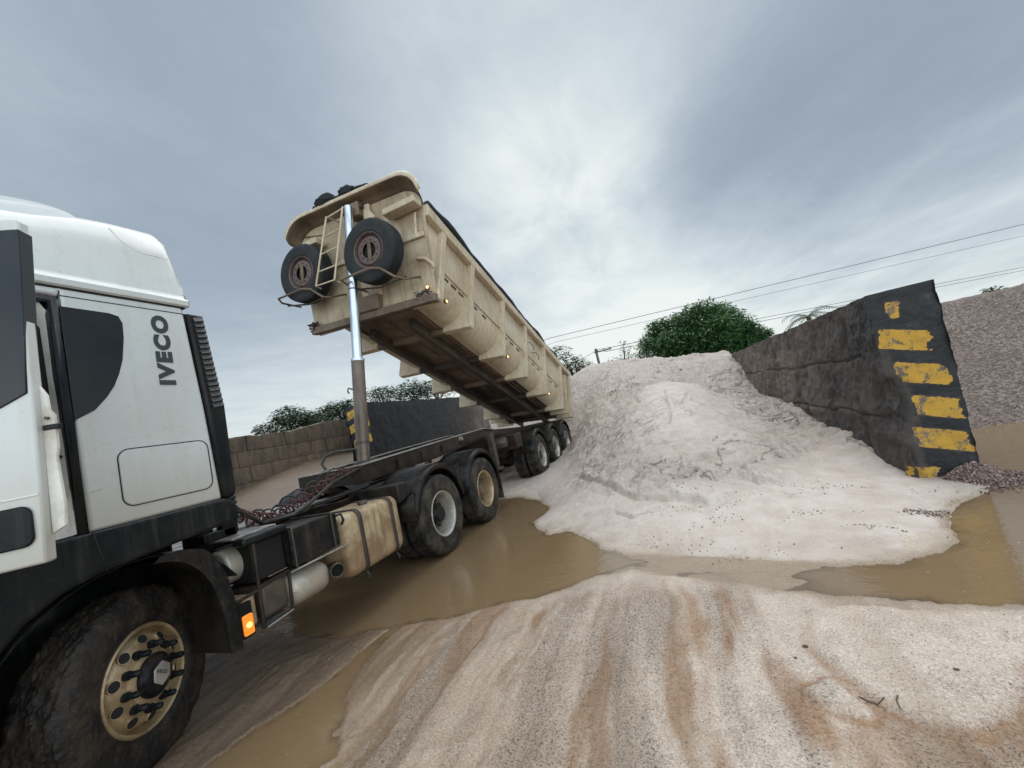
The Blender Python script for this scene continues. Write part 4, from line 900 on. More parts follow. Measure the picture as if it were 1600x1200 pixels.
B().box(XR_+.6, XS-.62, -.25, 1.95, .62, 1.34).build('engine', M['dark'], truck, bevel=.05)
# marker lamp below the mudguard
lp = B().prism(rrect(1.935, 2.005, .488, .622, .012), XS-.005, XS+.012).build('marker_lamp', M['amber'], truck, bevel=.004)
B().lathe([(.017, 0), (.014, .008), (.0, .011)], (XS+.012, 1.970, .553), 16).build('bulb', M['amber_lit'], lp)
B().box(XS-.03, XS-.004, 1.925, 2.015, .47, .70).build('lamp_bracket', M['blackmuddy'], truck)
# door, swung open
dv = Vector((.82, .573, 0)).normalized(); nv = Vector((.573, -.82, 0)).normalized(); Ed = Vector((-2.14, .78, 0))
def dxf(u, v_, z):       # u: distance back from the free edge (negative towards the hinge), v: outward
    p = Ed+dv*u+nv*v_; return (p.x, p.y, z)
door = B(dxf); 
door.prism([(-.99, 1.41), (-.015, 1.405), (-.006, 1.70), (.0, 2.0), (.004, 2.40), (.018, 2.72), (-.99, 2.72)], -.05, 0, 'y')
door = door.build('door', M['white'], truck, bevel=.008); door['label'] = 'driver door swung wide open, black upper half'
B(dxf).prism([(-.97, 1.86), (-.14, 1.965), (-.012, 2.03), (.008, 2.40), (.021, 2.675), (-.97, 2.675)], -.054, .006, 'y').build('door_window', M['glass'], door, bevel=.003)
B(dxf).prism([(u-.16, z) for u, z in rrect(-.15, .125, 1.475, 1.622, .035)], .0, .010, 'y').build('door_handle', M['black'], door, bevel=.006)
B(dxf).prism([(u-.16, z) for u, z in rrect(-.14, .02, 1.50, 1.585, .02)], .010, .022, 'y').build('handle_grip', M['dark'], door, bevel=.006)
B(dxf).prism([(-.9, 1.668), (-.015, 1.655), (-.015, 1.65), (-.9, 1.655)], .0, .004, 'y').build('door_crease', M['white_worn'], door)
b = B(dxf).prism([(-.01, 1.50), (.030, 1.52), (.036, 1.60), (.028, 1.78), (.036, 1.82), (.036, 1.94), (.022, 1.965), (.020, 2.02), (0.0, 2.06)], -.045, -.030, 'y'); b.build('door_flange', M['white_worn'], door, bevel=.003)
B(dxf).cyl((.018, -.028, 1.93), (.018, -.018, 1.93), .006, 10).build('flange_bolt', M['strap'], door)
B(dxf).box(.0, .05, -.045, -.025, 1.885, 1.905).build('door_latch', M['black'], door, bevel=.003)

# chassis
b = B()
for x in (CX-.40, CX+.40):
    b.prism([(-.2, .78), (7.1, .78), (7.1, 1.03), (-.2, 1.03)], x-.04, x+.04)
for y in (2.2, 3.2, 4.0, 5.36, 6.9): b.box(CX-.36, CX+.36, y-.04, y+.04, .82, .99)
b.build('chassis_frame', M['chassis'], truck, bevel=.008)
B().prism([(2.05, 1.085), (3.72, 1.085), (3.72, 1.098), (2.05, 1.098)], CX-.62, CX+.58).build('catwalk', M['diamond'], truck)
B().box(XS-.52, XS-.14, 2.04, 2.40, 1.118, 1.132).build('step_plate', M['diamond'], truck, bevel=.003)
B().prism([(2.035, 1.06), (2.40, 1.06), (2.40, 1.12), (2.035, 1.12)], XS-.145, XS-.02).build('step_edge', M['black'], truck, bevel=.02)
B().box(XS-.52, XS-.34, 1.98, 2.22, 1.13, 1.20).build('step_box', M['black'], truck, bevel=.01)
# battery box
bt = B().prism(rrect(2.405, 2.90, .765, 1.065, .02), XS-.50, XS-.015).build('battery_box', M['blackmuddy'], truck, bevel=.012)
for y in (2.42, 2.83): B().tube([(XS-.50, y, 1.072), (XS-.012, y, 1.072), (XS-.008, y, 1.066), (XS-.008, y, .76)], .009, 6).build('retaining_strap', M['strap'], bt)
B().tube([(XS-.06, 2.89, 1.02), (XS+.01, 2.93, 1.03), (XS+.01, 2.95, .97), (XS-.03, 2.96, .93)], .012, 8).build('cable_end', M['hose_black'], bt)
B().box(XS-.02, XS-.004, 2.36, 2.98, .735, .750).build('box_rail', M['chassis_edge'], truck, bevel=.003)
# step frame under the battery box
b = B()
for pa in ([(2.115, 1.06), (2.10, .46)], [(2.36, .76), (2.345, .47)], [(2.10, .74), (2.36, .76)], [(2.10, .46), (2.345, .475)], [(1.93, .72), (2.10, .73)]):
    b.tube([(XS-.035, *pa[0]), (XS-.035, *pa[1])], .013, 6)
b.build('step_frame', M['chassis'], truck)
B().box(XS-.50, XS-.055, 2.13, 2.35, .50, .74).build('air_dryer', M['plate'], truck, bevel=.03, seg=3)
B().box(XS-.5, XS-.06, 1.99, 2.09, .50, .72).build('side_panel', M['tank'], truck, bevel=.02)
B().prism([(2.12, .45), (2.345, .465), (2.345, .475), (2.12, .46)], XS-.25, XS-.02).build('foot_step', M['chassis_edge'], truck, bevel=.002)
B().cyl((XS-.32, 2.02, .93), (XS-.32, 2.38, .93), .13, 28).build('air_reservoir', M['muffler'], truck, bevel=.02)
B().box(XS-.52, XS-.10, 2.13, 2.40, .77, 1.05).build('equipment_box', M['dark'], truck, bevel=.01)
# fuel tank with straps
def tank_sec(y, s=1.0, ins=0):
    pts = rrect(XS-.58+ins, XS-.005-ins, .41+ins, 1.005-ins, .085, 7); return [(x, y, z) for x, z in pts]
ys_ = [(2.955, .09), (2.965, .045), (2.985, .02), (3.02, .004), (3.06, 0), (3.70, 0), (3.74, .004), (3.775, .02), (3.795, .045), (3.805, .09)]
b = B().strip([[*tank_sec(y, 1, i_)] for y, i_ in ys_], True); n_ = len(tank_sec(0)); b.f.append(tuple(range(n_))); b.f.append(tuple((len(ys_)-1)*n_+i for i in range(n_)))
tank = b.build('fuel_tank', M['tank'], truck, smooth=50)
for y in (3.17, 3.64):
    b = B().strip([[(x, yy, z) for x, z in rrect(XS-.588, XS+.003, .402, 1.013, .09, 7)] for yy in (y-.022, y+.022)], True); b.build('tank_strap', M['strap'], tank, solid=.005)
    B().tube([(XS-.03, y, .41), (XS-.0, y+.01, .36), (XS+.002, y-.012, .345), (XS-.02, y-.012, .41)], .006, 6).build('strap_end', M['strap'], tank)
B().tube([(XS-.17, 3.42, 1.0), (XS-.17, 3.42, 1.022), (XS-.17, 3.42, 1.022), (XS-.17, 3.42, 1.045)], [.045, .045, .055, .052], 20).build('filler_cap', M['plate'], tank, smooth=30)
b = B(); 
for y in (3.1, 3.7): b.prism([(y-.03, .36), (y+.03, .36), (y+.03, .80), (y-.03, .80)], XS-.80, XS-.59)
b.build('tank_bracket', M['chassis'], truck)
# muffler
def msec(y, i_): return [(x, y, z) for x, z in rrect(XS-.50+i_, XS-.045-i_, .435+i_*.8, .695-i_*.8, .125-i_*.6, 8)]
mys = [(2.365, .10), (2.372, .07), (2.39, .04), (2.42, .016), (2.46, .003), (2.50, 0), (2.70, 0), (2.74, .006), (2.775, .03), (2.795, .06), (2.80, .09)]
b = B().strip([msec(y, i_) for y, i_ in mys], True); n_ = len(msec(0, 0)); b.f.append(tuple(range(n_))); b.f.append(tuple((len(mys)-1)*n_+i for i in range(n_)))
muf = b.build('muffler', M['muffler'], truck, smooth=60)
B().tube([(XS-.12, 2.87, .565), (XS-.05, 2.825, .57), (XS+.022, 2.775, .577)], .056, 28, caps=False).build('exhaust_pipe', M['plate'], muf, solid=.009)
B().cyl((XS-.06, 2.832, .57), (XS-.045, 2.822, .571), .052, 20).build('pipe_bore', M['dark'], muf)
# drive axle fenders
def fender(yc, parent, x0, x1, r=.635, a0=8, a1=172, mat='blackmuddy', front_plate=False, zc=.55):
    n = 20; rows = []
    prof = [(x1, r-.075), (x1+.008, r-.02), (x1-.015, r+.0), (x1-.05, r+.008)]+[(x1-.05-(x1-x0-.05)*k/6, r+.008+(.006 if k % 2 else 0)) for k in range(1, 7)]
    for k in range(n+1):
        a = R(a0+(a1-a0)*k/n); rows.append([(x, yc+rr*math.cos(a), zc+rr*math.sin(a)) for x, rr in prof])
    f = B().strip(rows); o_ = f.build('fender', M[mat], parent, solid=.006, smooth=45)
    return o_
f1 = fender(YD1, truck, XS-.60, XS+.005, a1=168)
B().add([(XS+.0, YD1-.60, .93), (XS+.0, YD1-.62, .62), (XS+.0, YD1-.66, .62), (XS+.0, YD1-.66, .92), (XS-.58, YD1-.66, .92), (XS-.58, YD1-.66, .62)], [(0, 1, 2, 3), (3, 2, 5, 4)]).build('fender_skirt', M['blackmuddy'], f1, solid=.01)
B().prism([(3.84, .88), (4.09, .93), (4.12, 1.0), (4.0, 1.10), (3.84, 1.10)], XS-.6, XS-.02).build('fender_front', M['blackmuddy'], f1, bevel=.02)
f2 = fender(YD2, truck, XS-.60, XS+.005, a0=-2)
B().box(XS-.58, XS-.0, YD2+.625, YD2+.64, .20, .62).build('mudflap', M['tyre'], f2)
fender(YD1, truck, XR_, XR_+.6); fender(YD2, truck, XR_, XR_+.6)
B().box(XS-.9, XS-.6, 4.0, 6.6, .75, 1.1).build('suspension_frame', M['chassis'], truck, bevel=.02)
B().lathe([(0, 1.12), (.42, 1.12), (.46, 1.135), (.46, 1.155), (0, 1.16)], (CX, 5.2, 0), 32, ax='z').build('fifth_wheel', M['chassis'], truck)
# hoses between cab and trailer
def coil(b, P, r, turns, rad, n=8):
    P = [Vector(p) for p in P]; pts = []; N_ = turns*14
    def pos(t_):
        t_ *= len(P)-1; i = min(int(t_), len(P)-2); f = t_-i
        p0_, p1, p2, p3 = P[max(i-1, 0)], P[i], P[i+1], P[min(i+2, len(P)-1)]
        return .5*((2*p1)+(p2-p0_)*f+(2*p0_-5*p1+4*p2-p3)*f*f+(3*p1-p0_-3*p2+p3)*f**3)
    for k in range(N_+1):
        t_ = k/N_; p = pos(t_); d = (pos(min(1, t_+.01))-pos(max(0, t_-.01))).normalized(); a = (Vector((0, 0, 1))-d*d.z).normalized(); c_ = d.cross(a)
        w_ = 2*PI*turns*t_; rr = r*(1+.18*math.sin(w_*.31))*min(1, 8*t_, 8*(1-t_)+.1); pts.append(p+a*math.cos(w_)*rr+c_*math.sin(w_)*rr)
    return b.tube(pts, rad, n)
H = [(XS-.40, 2.20, 1.34), (XS-.46, 2.42, 1.20), (XS-.55, 2.75, 1.135), (XS-.65, 3.15, 1.22), (XS-.78, 3.75, 1.33), (XS-.85, 4.14, 1.34)]
coil(B(), H, .052, 17, .0085).build('coiled_hose', M['hose_red'], truck)
coil(B(), [(p[0]-.16, p[1]+.05, p[2]+.02) for p in H], .058, 13, .008).build('coiled_hose', M['hose_black'], truck)
coil(B(), [(p[0]-.08, p[1]+.12, p[2]-.03) for p in H], .048, 15, .008).build('coiled_hose', M['hose_red'], truck)
B().tube([(XS-.38, 2.20, 1.40), (XS-.40, 2.32, 1.28), (XS-.42, 2.50, 1.13), (XS-.40, 2.78, 1.115), (XS-.44, 3.0, 1.16), (XS-.6, 3.5, 1.28), (XS-.75, 4.16, 1.36)], .019, 10).build('air_hose', M['hose_black'], truck)
B().tube([(XS-.5, 2.3, 1.115), (XS-.45, 2.6, 1.118), (XS-.42, 2.95, 1.12), (XS-.5, 3.1, 1.125), (XS-.62, 2.9, 1.12), (XS-.6, 2.4, 1.115)], .017, 8).build('air_hose', M['hose_black'], truck)
B().tube([(XS-.60, 2.05, 1.12), (XS-.60, 2.7, 1.115), (XS-.62, 3.6, 1.115), (XS-.65, 4.1, 1.12)], .018, 8).build('cable_conduit', M['hose_black'], truck)
for i, (y, x) in enumerate(((2.16, XS-.38), (2.20, XS-.36))): B().lathe([(.0, 0), (.022, 0), (.022, .03), (.012, .035), (.012, .07), (.0, .075)], (x, y, 1.30), 12, ax='z').build('air_coupling', M['chassis_edge'], truck)

# ------------------------------------------------------------------ dump trailer
O_ = np.array([-2.9088, 5.6663, 3.7323]); T_ = np.array([.011352, .946665, -.32202]); X_ = np.array([.996616, -.036931, -.073436]); Z_ = np.array([.081412, .320097, .94388])
trailer = empty('dump_trailer', (CX, 9, 0)); tag(trailer, 'cream tipper semi trailer with its long ribbed body raised on a hydraulic ram', 'dump trailer')
BW, BL, RK = 2.783, 7.9, .33
def bx(x, t_, z): p = O_+X_*x+T_*t_+Z_*z; return tuple(p)            # box space: x 0..-BW, t along, z up
Nn = T_*math.cos(RK)+Z_*math.sin(RK); Uu = Z_*math.cos(RK)-T_*math.sin(RK)
def fx(x, n, u): p = O_+X_*x-Nn*n+Uu*u; return tuple(p)              # front bulkhead space: n forward, u up
RT = [0.06, 1.09, 2.525, 3.89, 5.327, 6.904]
HT = lambda t_: 1.37+.010*t_
# tub shell
def tubsec(t_, off=0.0):
    L = [(-.11-off, HT(t_)+.02), (-.11-off, 1.0), (-.11-off, .62)]
    for k in range(1, 9): a = PI/2*k/8; L.append((-.11-off-(.50-off)*(1-math.cos(a)), .62-(.52-off)*math.sin(a)))
    L += [(-1.0, .10+off), (-BW/2, .095+off)]
    return L+[(-BW-x, z) for x, z in L[::-1]]
def tfront(z): return -math.tan(RK)*z
b = B(bx)
rows = []
for t_ in [None, .3, 1, 2, 3, 4, 5, 6, 7, BL]:
    rows.append([(x, (tfront(z) if t_ is None else t_), z) for x, z in tubsec(0 if t_ is None else t_)])
b.strip(rows); body_ = b.build('dump_body', M['tan'], trailer, smooth=40, solid=.012)
# under skin, oily and shade-toned strips
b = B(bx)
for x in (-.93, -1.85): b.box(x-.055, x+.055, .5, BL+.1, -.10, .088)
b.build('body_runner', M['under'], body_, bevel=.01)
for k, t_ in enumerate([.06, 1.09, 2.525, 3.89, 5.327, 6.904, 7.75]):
    B(bx).box(-2.25, -.53, t_-.055, t_+.055, -.02, .086).build('cross_member', M['tan_dirty_shaded' if k % 2 else 'under'], body_, bevel=.01)
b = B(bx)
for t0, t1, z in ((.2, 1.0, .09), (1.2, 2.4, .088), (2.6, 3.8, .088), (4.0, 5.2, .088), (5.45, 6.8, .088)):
    for x in (-.70, -1.39, -2.08): B(bx).box(x-.02, x+.02, t0, t1, .06, z-.004).build('stiffener', M['tan_dirty_shaded'], body_, bevel=.006)
B(bx).strip([[(x, t_, z-.008) for x, z in [(-.50, .115), (-.55, .108), (-.75, .096), (-1.0, .092), (-BW/2, .087), (-BW+1.0, .092), (-BW+.75, .096), (-BW+.55, .108), (-BW+.50, .115)]] for t_ in (.02, 1, 2, 3.0, 3.9)]).build('floor_plate', M['tan_dirty_shaded'], body_, smooth=50)
B(bx).strip([[(x, t_, z-.010) for x, z in [(-.50, .115), (-.55, .108), (-.75, .096), (-1.0, .092), (-BW/2, .087), (-BW+1.0, .092), (-BW+.75, .096), (-BW+.55, .108), (-BW+.50, .115)]] for t_ in (3.9, 5, 6, 7, BL-.1)]).build('floor_plate', M['under'], body_, smooth=50)  # added skin: rear underside shade put into its dark oily colour
# side ribs
def ribpoly(mirror, top):
    L = [(0, top), (0, -.0), (-.03, -.03), (-.60, -.02), (-.60, .085)]
    for k in range(7, -1, -1): a = PI/2*k/8; L.append((-.13-.48*(1-math.cos(a)), .62-.51*math.sin(a)))
    L += [(-.13, top)]
    return [(-BW-x, z) for x, z in L] if mirror else L
def xz_prism(b, pts, t0, t1): return b.prism(pts, t0, t1, 'y')
for mirror in (0, 1):
    for t_ in RT: xz_prism(B(bx), ribpoly(mirror, HT(t_)), t_-.07, t_+.07).build('rib', M['tan'], body_, bevel=.010)
    s = (lambda x: -BW-x) if mirror else (lambda x: x)
    # rear post, top rail, mid stringer
    xz_prism(B(bx), ribpoly(mirror, HT(BL)+.10), BL-.06, BL+.10).build('rear_post', M['tan'], body_, bevel=.012)
    xz_prism(B(bx), ribpoly(mirror, 1.30), BL-.55, BL-.47).build('rib', M['tan'], body_, bevel=.008)
    b = B(bx); pr = [(s(.012), 1.0), (s(.012), 1.0)]
    x0, x1 = sorted((s(.015), s(-.15)))
    vs = []; 
    for t_ in (-.50, BL+.06):
        z0_, z1_ = HT(max(t_, 0))-.0-(.05 if t_ < 0 else 0), HT(max(t_, 0))+.135
        vs += [(x0, t_+(0 if t_ > 0 else .06), z0_), (x1, t_+(0 if t_ > 0 else .06), z0_), (x1, t_, z1_), (x0, t_, z1_)]
    b.add(vs, [(0, 1, 2, 3), (4, 7, 6, 5), (0, 4, 5, 1), (1, 5, 6, 2), (2, 6, 7, 3), (3, 7, 4, 0)]); b.build('top_rail', M['tan'], body_, bevel=.02, seg=3)
    edges = RT+[BL-.5]
    for k in range(len(edges)-1):
        a, c_ = edges[k]+.07, edges[k+1]-.07; z = .635+.02*k
        xx0, xx1 = sorted((s(-.075), s(-.115)))
        B(bx).prism([(xx0, z), (xx1, z), (xx1, z+.022), (xx0, z+.022)] if not mirror else [(xx0, z), (xx1, z), (xx1, z+.022), (xx0, z+.022)], a, c_, 'y').build('stringer', M['tan'], body_, bevel=.004)
# dashes of worn reflective tape below the stringer
for k in range(len(RT)):
    a = RT[k]+.12; e = (RT+[BL-.5])[k+1]-.12
    for q in range(3):
        t0 = a+(e-a)*(.06+.33*q); 
        if (k*3+q) % 7 == 5: continue
        B(bx).box(-.112, -.100, t0, t0+.17, .545+.012*k, .585+.012*k).build('reflector_strip', M['under'], body_)
# writing-like stencil area is left plain (illegible in the photograph); small lights
for t_, z in ((.20, .02), (2.66, .015), (5.45, .02)):
    l_ = B(bx).box(-.03, .012, t_-.03, t_+.03, z-.02, z+.03).build('side_marker', M['plate'], body_, bevel=.006)
    B(bx).lathe([(.024, 0), (.02, .012), (.0, .018)], (.012, t_, z+.005), 14).build('marker_bulb', M['amber_small'], body_)
# cable hooks
for t_ in (4.1, 4.5): B(bx).tube([(-.105, t_, 1.05-.3*(t_-4.1)), (-.03, t_+.12, 1.08-.3*(t_-4.1)), (.0, t_+.28, 1.02-.3*(t_-4.1)), (-.03, t_+.33, .94-.3*(t_-4.1))], .010, 6).build('cable_loop', M['plate'], body_)
# front bulkhead (raked so it stands upright while the body is tipped)
def topcurve():
    L = []
    for k in range(9): a = R(0+90*k/8); L.append((-.46+.40*math.cos(a), 1.60+.36*math.sin(a)))
    L += [(-1.0, 1.965), (-1.9, 1.965)]
    for k in range(9): a = R(90+90*k/8); L.append((-2.42+.46*math.cos(a), 1.60+.36*math.sin(a)))
    return L
tcv = topcurve()
bulk = [(-2.76, .04), (-.04, .04)]
poly = [(-2.75, -.0), (-.04, -.0)]+[(x, u) for x, u in tcv]
b = B(fx); b.prism(poly, -.03, .0, 'y'); bulkhead = b.build('front_bulkhead', M['tan_front'], trailer, bevel=.006)
rows = []
for dn, du, ds in ((0.0, -.03, 0), (.02, .02, .01), (.10, .055, .03), (.20, .075, .05), (.235, .085, .055), (.25, .10, .06), (.25, .15, .085), (.235, .165, .09), (.20, .16, .085)):
    rows.append([(x+(ds if x > -1.0 else (-ds if x < -1.9 else 0))*1.0, dn*(1 if u > 1.62 else .75), u+du*(1 if u > 1.62 else .3+.7*max(0, (u-1.3)/.32))) for x, u in tcv])
B(fx).strip(rows[:6]).build('deflector_lip', M['tan_dirty_shaded'], bulkhead, merge=(B(fx).strip(rows[5:]), M['tan']), solid=.012, smooth=60)  # underside rows in the darker tone: shade beneath the lip put into the colour
for x in (-1.15, -1.62): B(fx).prism([(x-.055, .30), (x+.055, .30), (x+.055, 1.93), (x-.055, 1.93)], -.0, .075, 'y').build('upright', M['tan'], bulkhead, bevel=.01)
B(fx).prism([(-2.70, 1.05), (-.10, 1.05), (-.10, 1.13), (-2.70, 1.13)], 0, .05, 'y').build('cross_rail', M['tan'], bulkhead, bevel=.01)
B(fx).prism([(-2.75, -.07), (-.02, -.07), (-.02, .06), (-2.75, .06)], -.02, .10, 'y').build('bottom_beam', M['tan_dirty_shaded'], bulkhead, bevel=.012)
B(fx).prism([(-1.62, .05), (-1.12, .05), (-1.12, .32), (-1.62, .32)], 0, .14, 'y').build('ram_pocket', M['tan_dirty_shaded'], bulkhead, bevel=.02)
B(fx).prism([(-1.47, 1.72), (-1.22, 1.72), (-1.22, 1.97), (-1.47, 1.97)], .0, .20, 'y').build('ram_bracket', M['tan_dirty_shaded'], bulkhead, bevel=.02)
B(fx).prism([(-1.22, 1.62), (-1.0, 1.62), (-.98, 1.66), (-1.22, 1.95)], .03, .10, 'y').build('gusset', M['tan'], bulkhead, bevel=.008)
for xa, xb, ua, ub in ((-.70, -.06, 1.53, 1.60), (-2.68, -2.20, 1.50, 1.56)):
    B(fx).add([(xa, .05, ua-.05), (xb, .05, ub-.08), (xb, .26, ub-.06), (xa, .26, ua-.03), (xa, .05, ua+.05), (xb, .05, ub+.02), (xb, .26, ub+.04), (xa, .26, ua+.07)], [(0, 3, 2, 1), (4, 5, 6, 7), (0, 1, 5, 4), (1, 2, 6, 5), (2, 3, 7, 6), (3, 0, 4, 7)]).build('wheel_rack_beam', M['tan'], bulkhead, bevel=.01)
B(fx).tube([(-.20, .05, 1.46), (-.20, .07, 1.40), (-.24, .05, 1.05)], .022, 8).build('drain_pipe', M['tan'], bulkhead)
B(fx).tube([(-.30, .03, .72), (-.12, .06, .66), (-.02, .03, .55), (-.02, .02, .5)], .028, 8).build('lashing_arm', M['tan'], bulkhead)
b = B(fx)
for _ in range(16):
    x = -.12-random.random()*.35; u = .02+random.random()*.2*(1+x*1.5); b.tube([(x, .03, u), (x+random.uniform(-.08, .08), .10, u+random.uniform(-.05, .06)), (x+random.uniform(-.1, .1), .05, u+random.uniform(-.06, .06))], .010, 6)
b.build('wiring_cluster', M['under'], bulkhead)
b = B(fx)
for _ in range(14):
    x = -2.62-random.random()*.16; u = .0+random.random()*.16; b.tube([(x, .03, u), (x+random.uniform(-.08, .08), .12, u+random.uniform(-.06, .06)), (x+random.uniform(-.1, .1), .06, u+random.uniform(-.08, .04))], .014, 6)
b.build('wiring_cluster', M['under'], bulkhead)
B(fx).lathe([(.028, 0), (.02, .02), (0, .026)], (0, 0, 0), 12)
B(lambda x, y, z: fx(-.13+x*0+y, .11+x, .17+z)).lathe([(.024, 0), (.018, .014), (.0, .02)], (0, 0, 0), 12).build('front_marker', M['amber_small'], bulkhead)
B(fx).tube([(-2.92, .02, 1.90-.03), (-2.1, .02, 1.70)], .008, 6).build('seam', M['tan_dirty_shaded'], bulkhead)
# ladder
lad = B(fx)
TL, TR, BL_, BR_ = (-1.79, .36, 1.79), (-1.41, .36, 1.84), (-2.02, .55, .57), (-1.60, .55, .57)
for a, c_ in ((TL, BL_), (TR, BR_)): lad.tube([(a[0], .03, a[2]+.02), a, c_, (c_[0], .45, c_[2]-.02)], .016, 8)
for s in (.02, .30, .55, .80, 1.0):
    p0_ = tuple(TL[i]+(BL_[i]-TL[i])*s for i in range(3)); p1_ = tuple(TR[i]+(BR_[i]-TR[i])*s for i in range(3)); lad.tube([p0_, p1_], .013, 8)
lad.build('ladder', M['tan'], trailer)
# spare wheels on the bulkhead
def spare(cx_, cu, n_face, name='spare_wheel'):
    sp = empty(name, fx(cx_, n_face-.15, cu), trailer)
    def xf(x, y, z): return fx(cx_+y, n_face-.15+x, cu+z)
    B(xf).lathe(TYRE, (0, 0, 0), 84).build('tyre', M['sparetyre'], sp, smooth=40)
    rm_ = B(xf).lathe([(.287, .108), (.297, .125), (.288, .134), (.272, .122), (.262, .07), (.246, .055), (.236, .075), (.225, .098), (.20, .104), (.13, .104)], (0, 0, 0), 56)
    hb = B(xf)
    for k in range(10): a = 2*PI*k/10; hb.cyl((.100, .168*math.cos(a), .168*math.sin(a)), (.107, .168*math.cos(a), .168*math.sin(a)), .014, 10)
    rm = rm_.build('rim', M['rim_red'], sp, merge=(hb, M['dark']), smooth=30)
    B(xf).cyl((-.1, 0, 0), (.06, 0, 0), .15, 32).build('rim_bore', M['dark'], rm)
    B(xf).prism([(-.035, -.14), (.030, -.15), (.045, .14), (-.02, .15)], .085, .112).build('clamp_bar', M['rim_rust'], rm, bevel=.006)
    return sp
s1 = spare(-.86, .875, .55); s1['label'] = 'larger looking spare wheel right of the hydraulic ram'
s2 = spare(-2.47, .96, .45); s2['label'] = 'spare wheel left of the ladder'
for cx_, cu, dn_ in ((-.86, .86, .12), (-2.46, .96, 0)):
    B(fx).tube([(cx_-.56, .02, cu-.42), (cx_-.56, .42, cu-.42), (cx_-.54, .50+dn_, cu-.36), (cx_+.05, .50+dn_, cu-.33), (cx_+.25, .50+dn_, cu-.38), (cx_+.50, .48+dn_, cu-.58), (cx_+.56, .40, cu-.58), (cx_+.56, .02, cu-.45)], .019, 8).build('wheel_cradle', M['tan_dirty_shaded'], trailer)
    B(fx).tube([(cx_-.56, .30, cu-.45), (cx_, .34, cu-.56), (cx_+.5, .30, cu-.50)], .016, 8).build('wheel_cradle', M['under'], trailer)
B(fx).tube([(-.58, .47, .62), (-.60, .46, .82)], .006, 6).build('cradle_pin', M['chassis_edge'], trailer)
# tarpaulin: roll along the near rail + crumpled heap at the front corner
b = B(bx); path = []
rr = []
for k in range(40):
    t_ = -.42+k*(7.0)/39; path.append((-.07+.02*math.sin(t_*3), t_, HT(max(t_, 0))+.21+.012*math.sin(t_*5.3)+.01*math.sin(t_*11))); rr.append((.105+.012*math.sin(t_*4+1))*(1-.45*k/39))
b.tube(path, rr, 10); b.build('rolled_tarpaulin', M['tarp'], trailer, smooth=60)
def lump(b, c_, s, seed, n=26):
    rows = []
    for i in range(n+1):
        th = PI*i/n; row = []
        for j in range(n):
            ph = 2*PI*j/n; d = np.array([math.sin(th)*math.cos(ph), math.sin(th)*math.sin(ph), math.cos(th)])
            q = 1+.28*float(fbm(np.array(d[0]*2.2+seed), np.array(d[2]*2.6+d[1]*1.9), seed, 4))+.10*float(fbm(np.array(d[0]*7+seed), np.array(d[2]*8), seed+3, 2)); row.append((c_[0]+d[0]*s[0]*q, c_[1]+d[1]*s[1]*q, c_[2]+d[2]*s[2]*q))
        row.append(row[0]); rows.append(row)
    b.strip(rows)
b = B(fx)
lump(b, (-1.95, .16, 2.20), (.25, .13, .12), 3); lump(b, (-1.46, .14, 2.22), (.17, .11, .11), 5); lump(b, (-1.70, .13, 2.15), (.2, .10, .07), 7); lump(b, (-1.15, .12, 2.17), (.20, .10, .07), 9); lump(b, (-2.12, .16, 2.13), (.12, .1, .05), 13)
b.build('crumpled_tarpaulin', M['tarp'], trailer, smooth=70)
b = B(bx); lump(b, (-.10, 4.6, HT(4.6)+.22), (.07, .16, .07), 11, 16); b.build('crumpled_tarpaulin', M['tarp'], trailer, smooth=70)
# hydraulic ram
ca, ct = Vector((-4.265, 4.80, 1.28)), Vector(fx(-1.375, .26, 1.86)); dd_ = (ct-ca).normalized(); Lc = (ct-ca).length
ram = B().tube([ca, ca+dd_*1.40*.25, ca+dd_*1.70], .098, 32).build('ram_cylinder', M['cyl_tube'], trailer, smooth=40)
B().tube([ca+dd_*1.68, ca+dd_*1.72, ca+dd_*1.72, ct], [.102, .102, .076, .076], 32).build('ram_piston', M['chrome'], trailer, smooth=40)
B().tube([ca+dd_*2.90, ca+dd_*2.92], [.080, .080], 32).build('piston_ring', M['strap'], ram)
B().tube([ca+dd_*.38, ca+dd_*.42], .104, 32).build('cylinder_band', M['plate'], ram)
p_ = ca+dd_*1.25; B().tube([p_+Vector((-.08, -.05, 0)), p_+Vector((-.13, -.09, .03)), p_+Vector((-.15, -.09, -.02)), p_+Vector((-.13, -.09, -.05))], .012, 8).build('ram_hook', M['strap'], ram)
B().box(-4.34, -4.06, 4.66, 4.94, 1.20, 1.42).build('ram_cradle', M['plate'], trailer, bevel=.03)
B().tube([ca+dd_*.33+Vector((-.09, -.06, 0)), (-4.55, 4.60, 1.63), (-4.66, 4.52, 1.60), (-4.68, 4.45, 1.50), (-4.60, 4.42, 1.42)], .018, 10).build('hydraulic_hose', M['hose_black'], trailer)
B().tube([ct+Vector((-.22, .1, .0)), ct+Vector((.22, .1, .0))], .035, 14).build('ram_pin', M['under'], trailer)
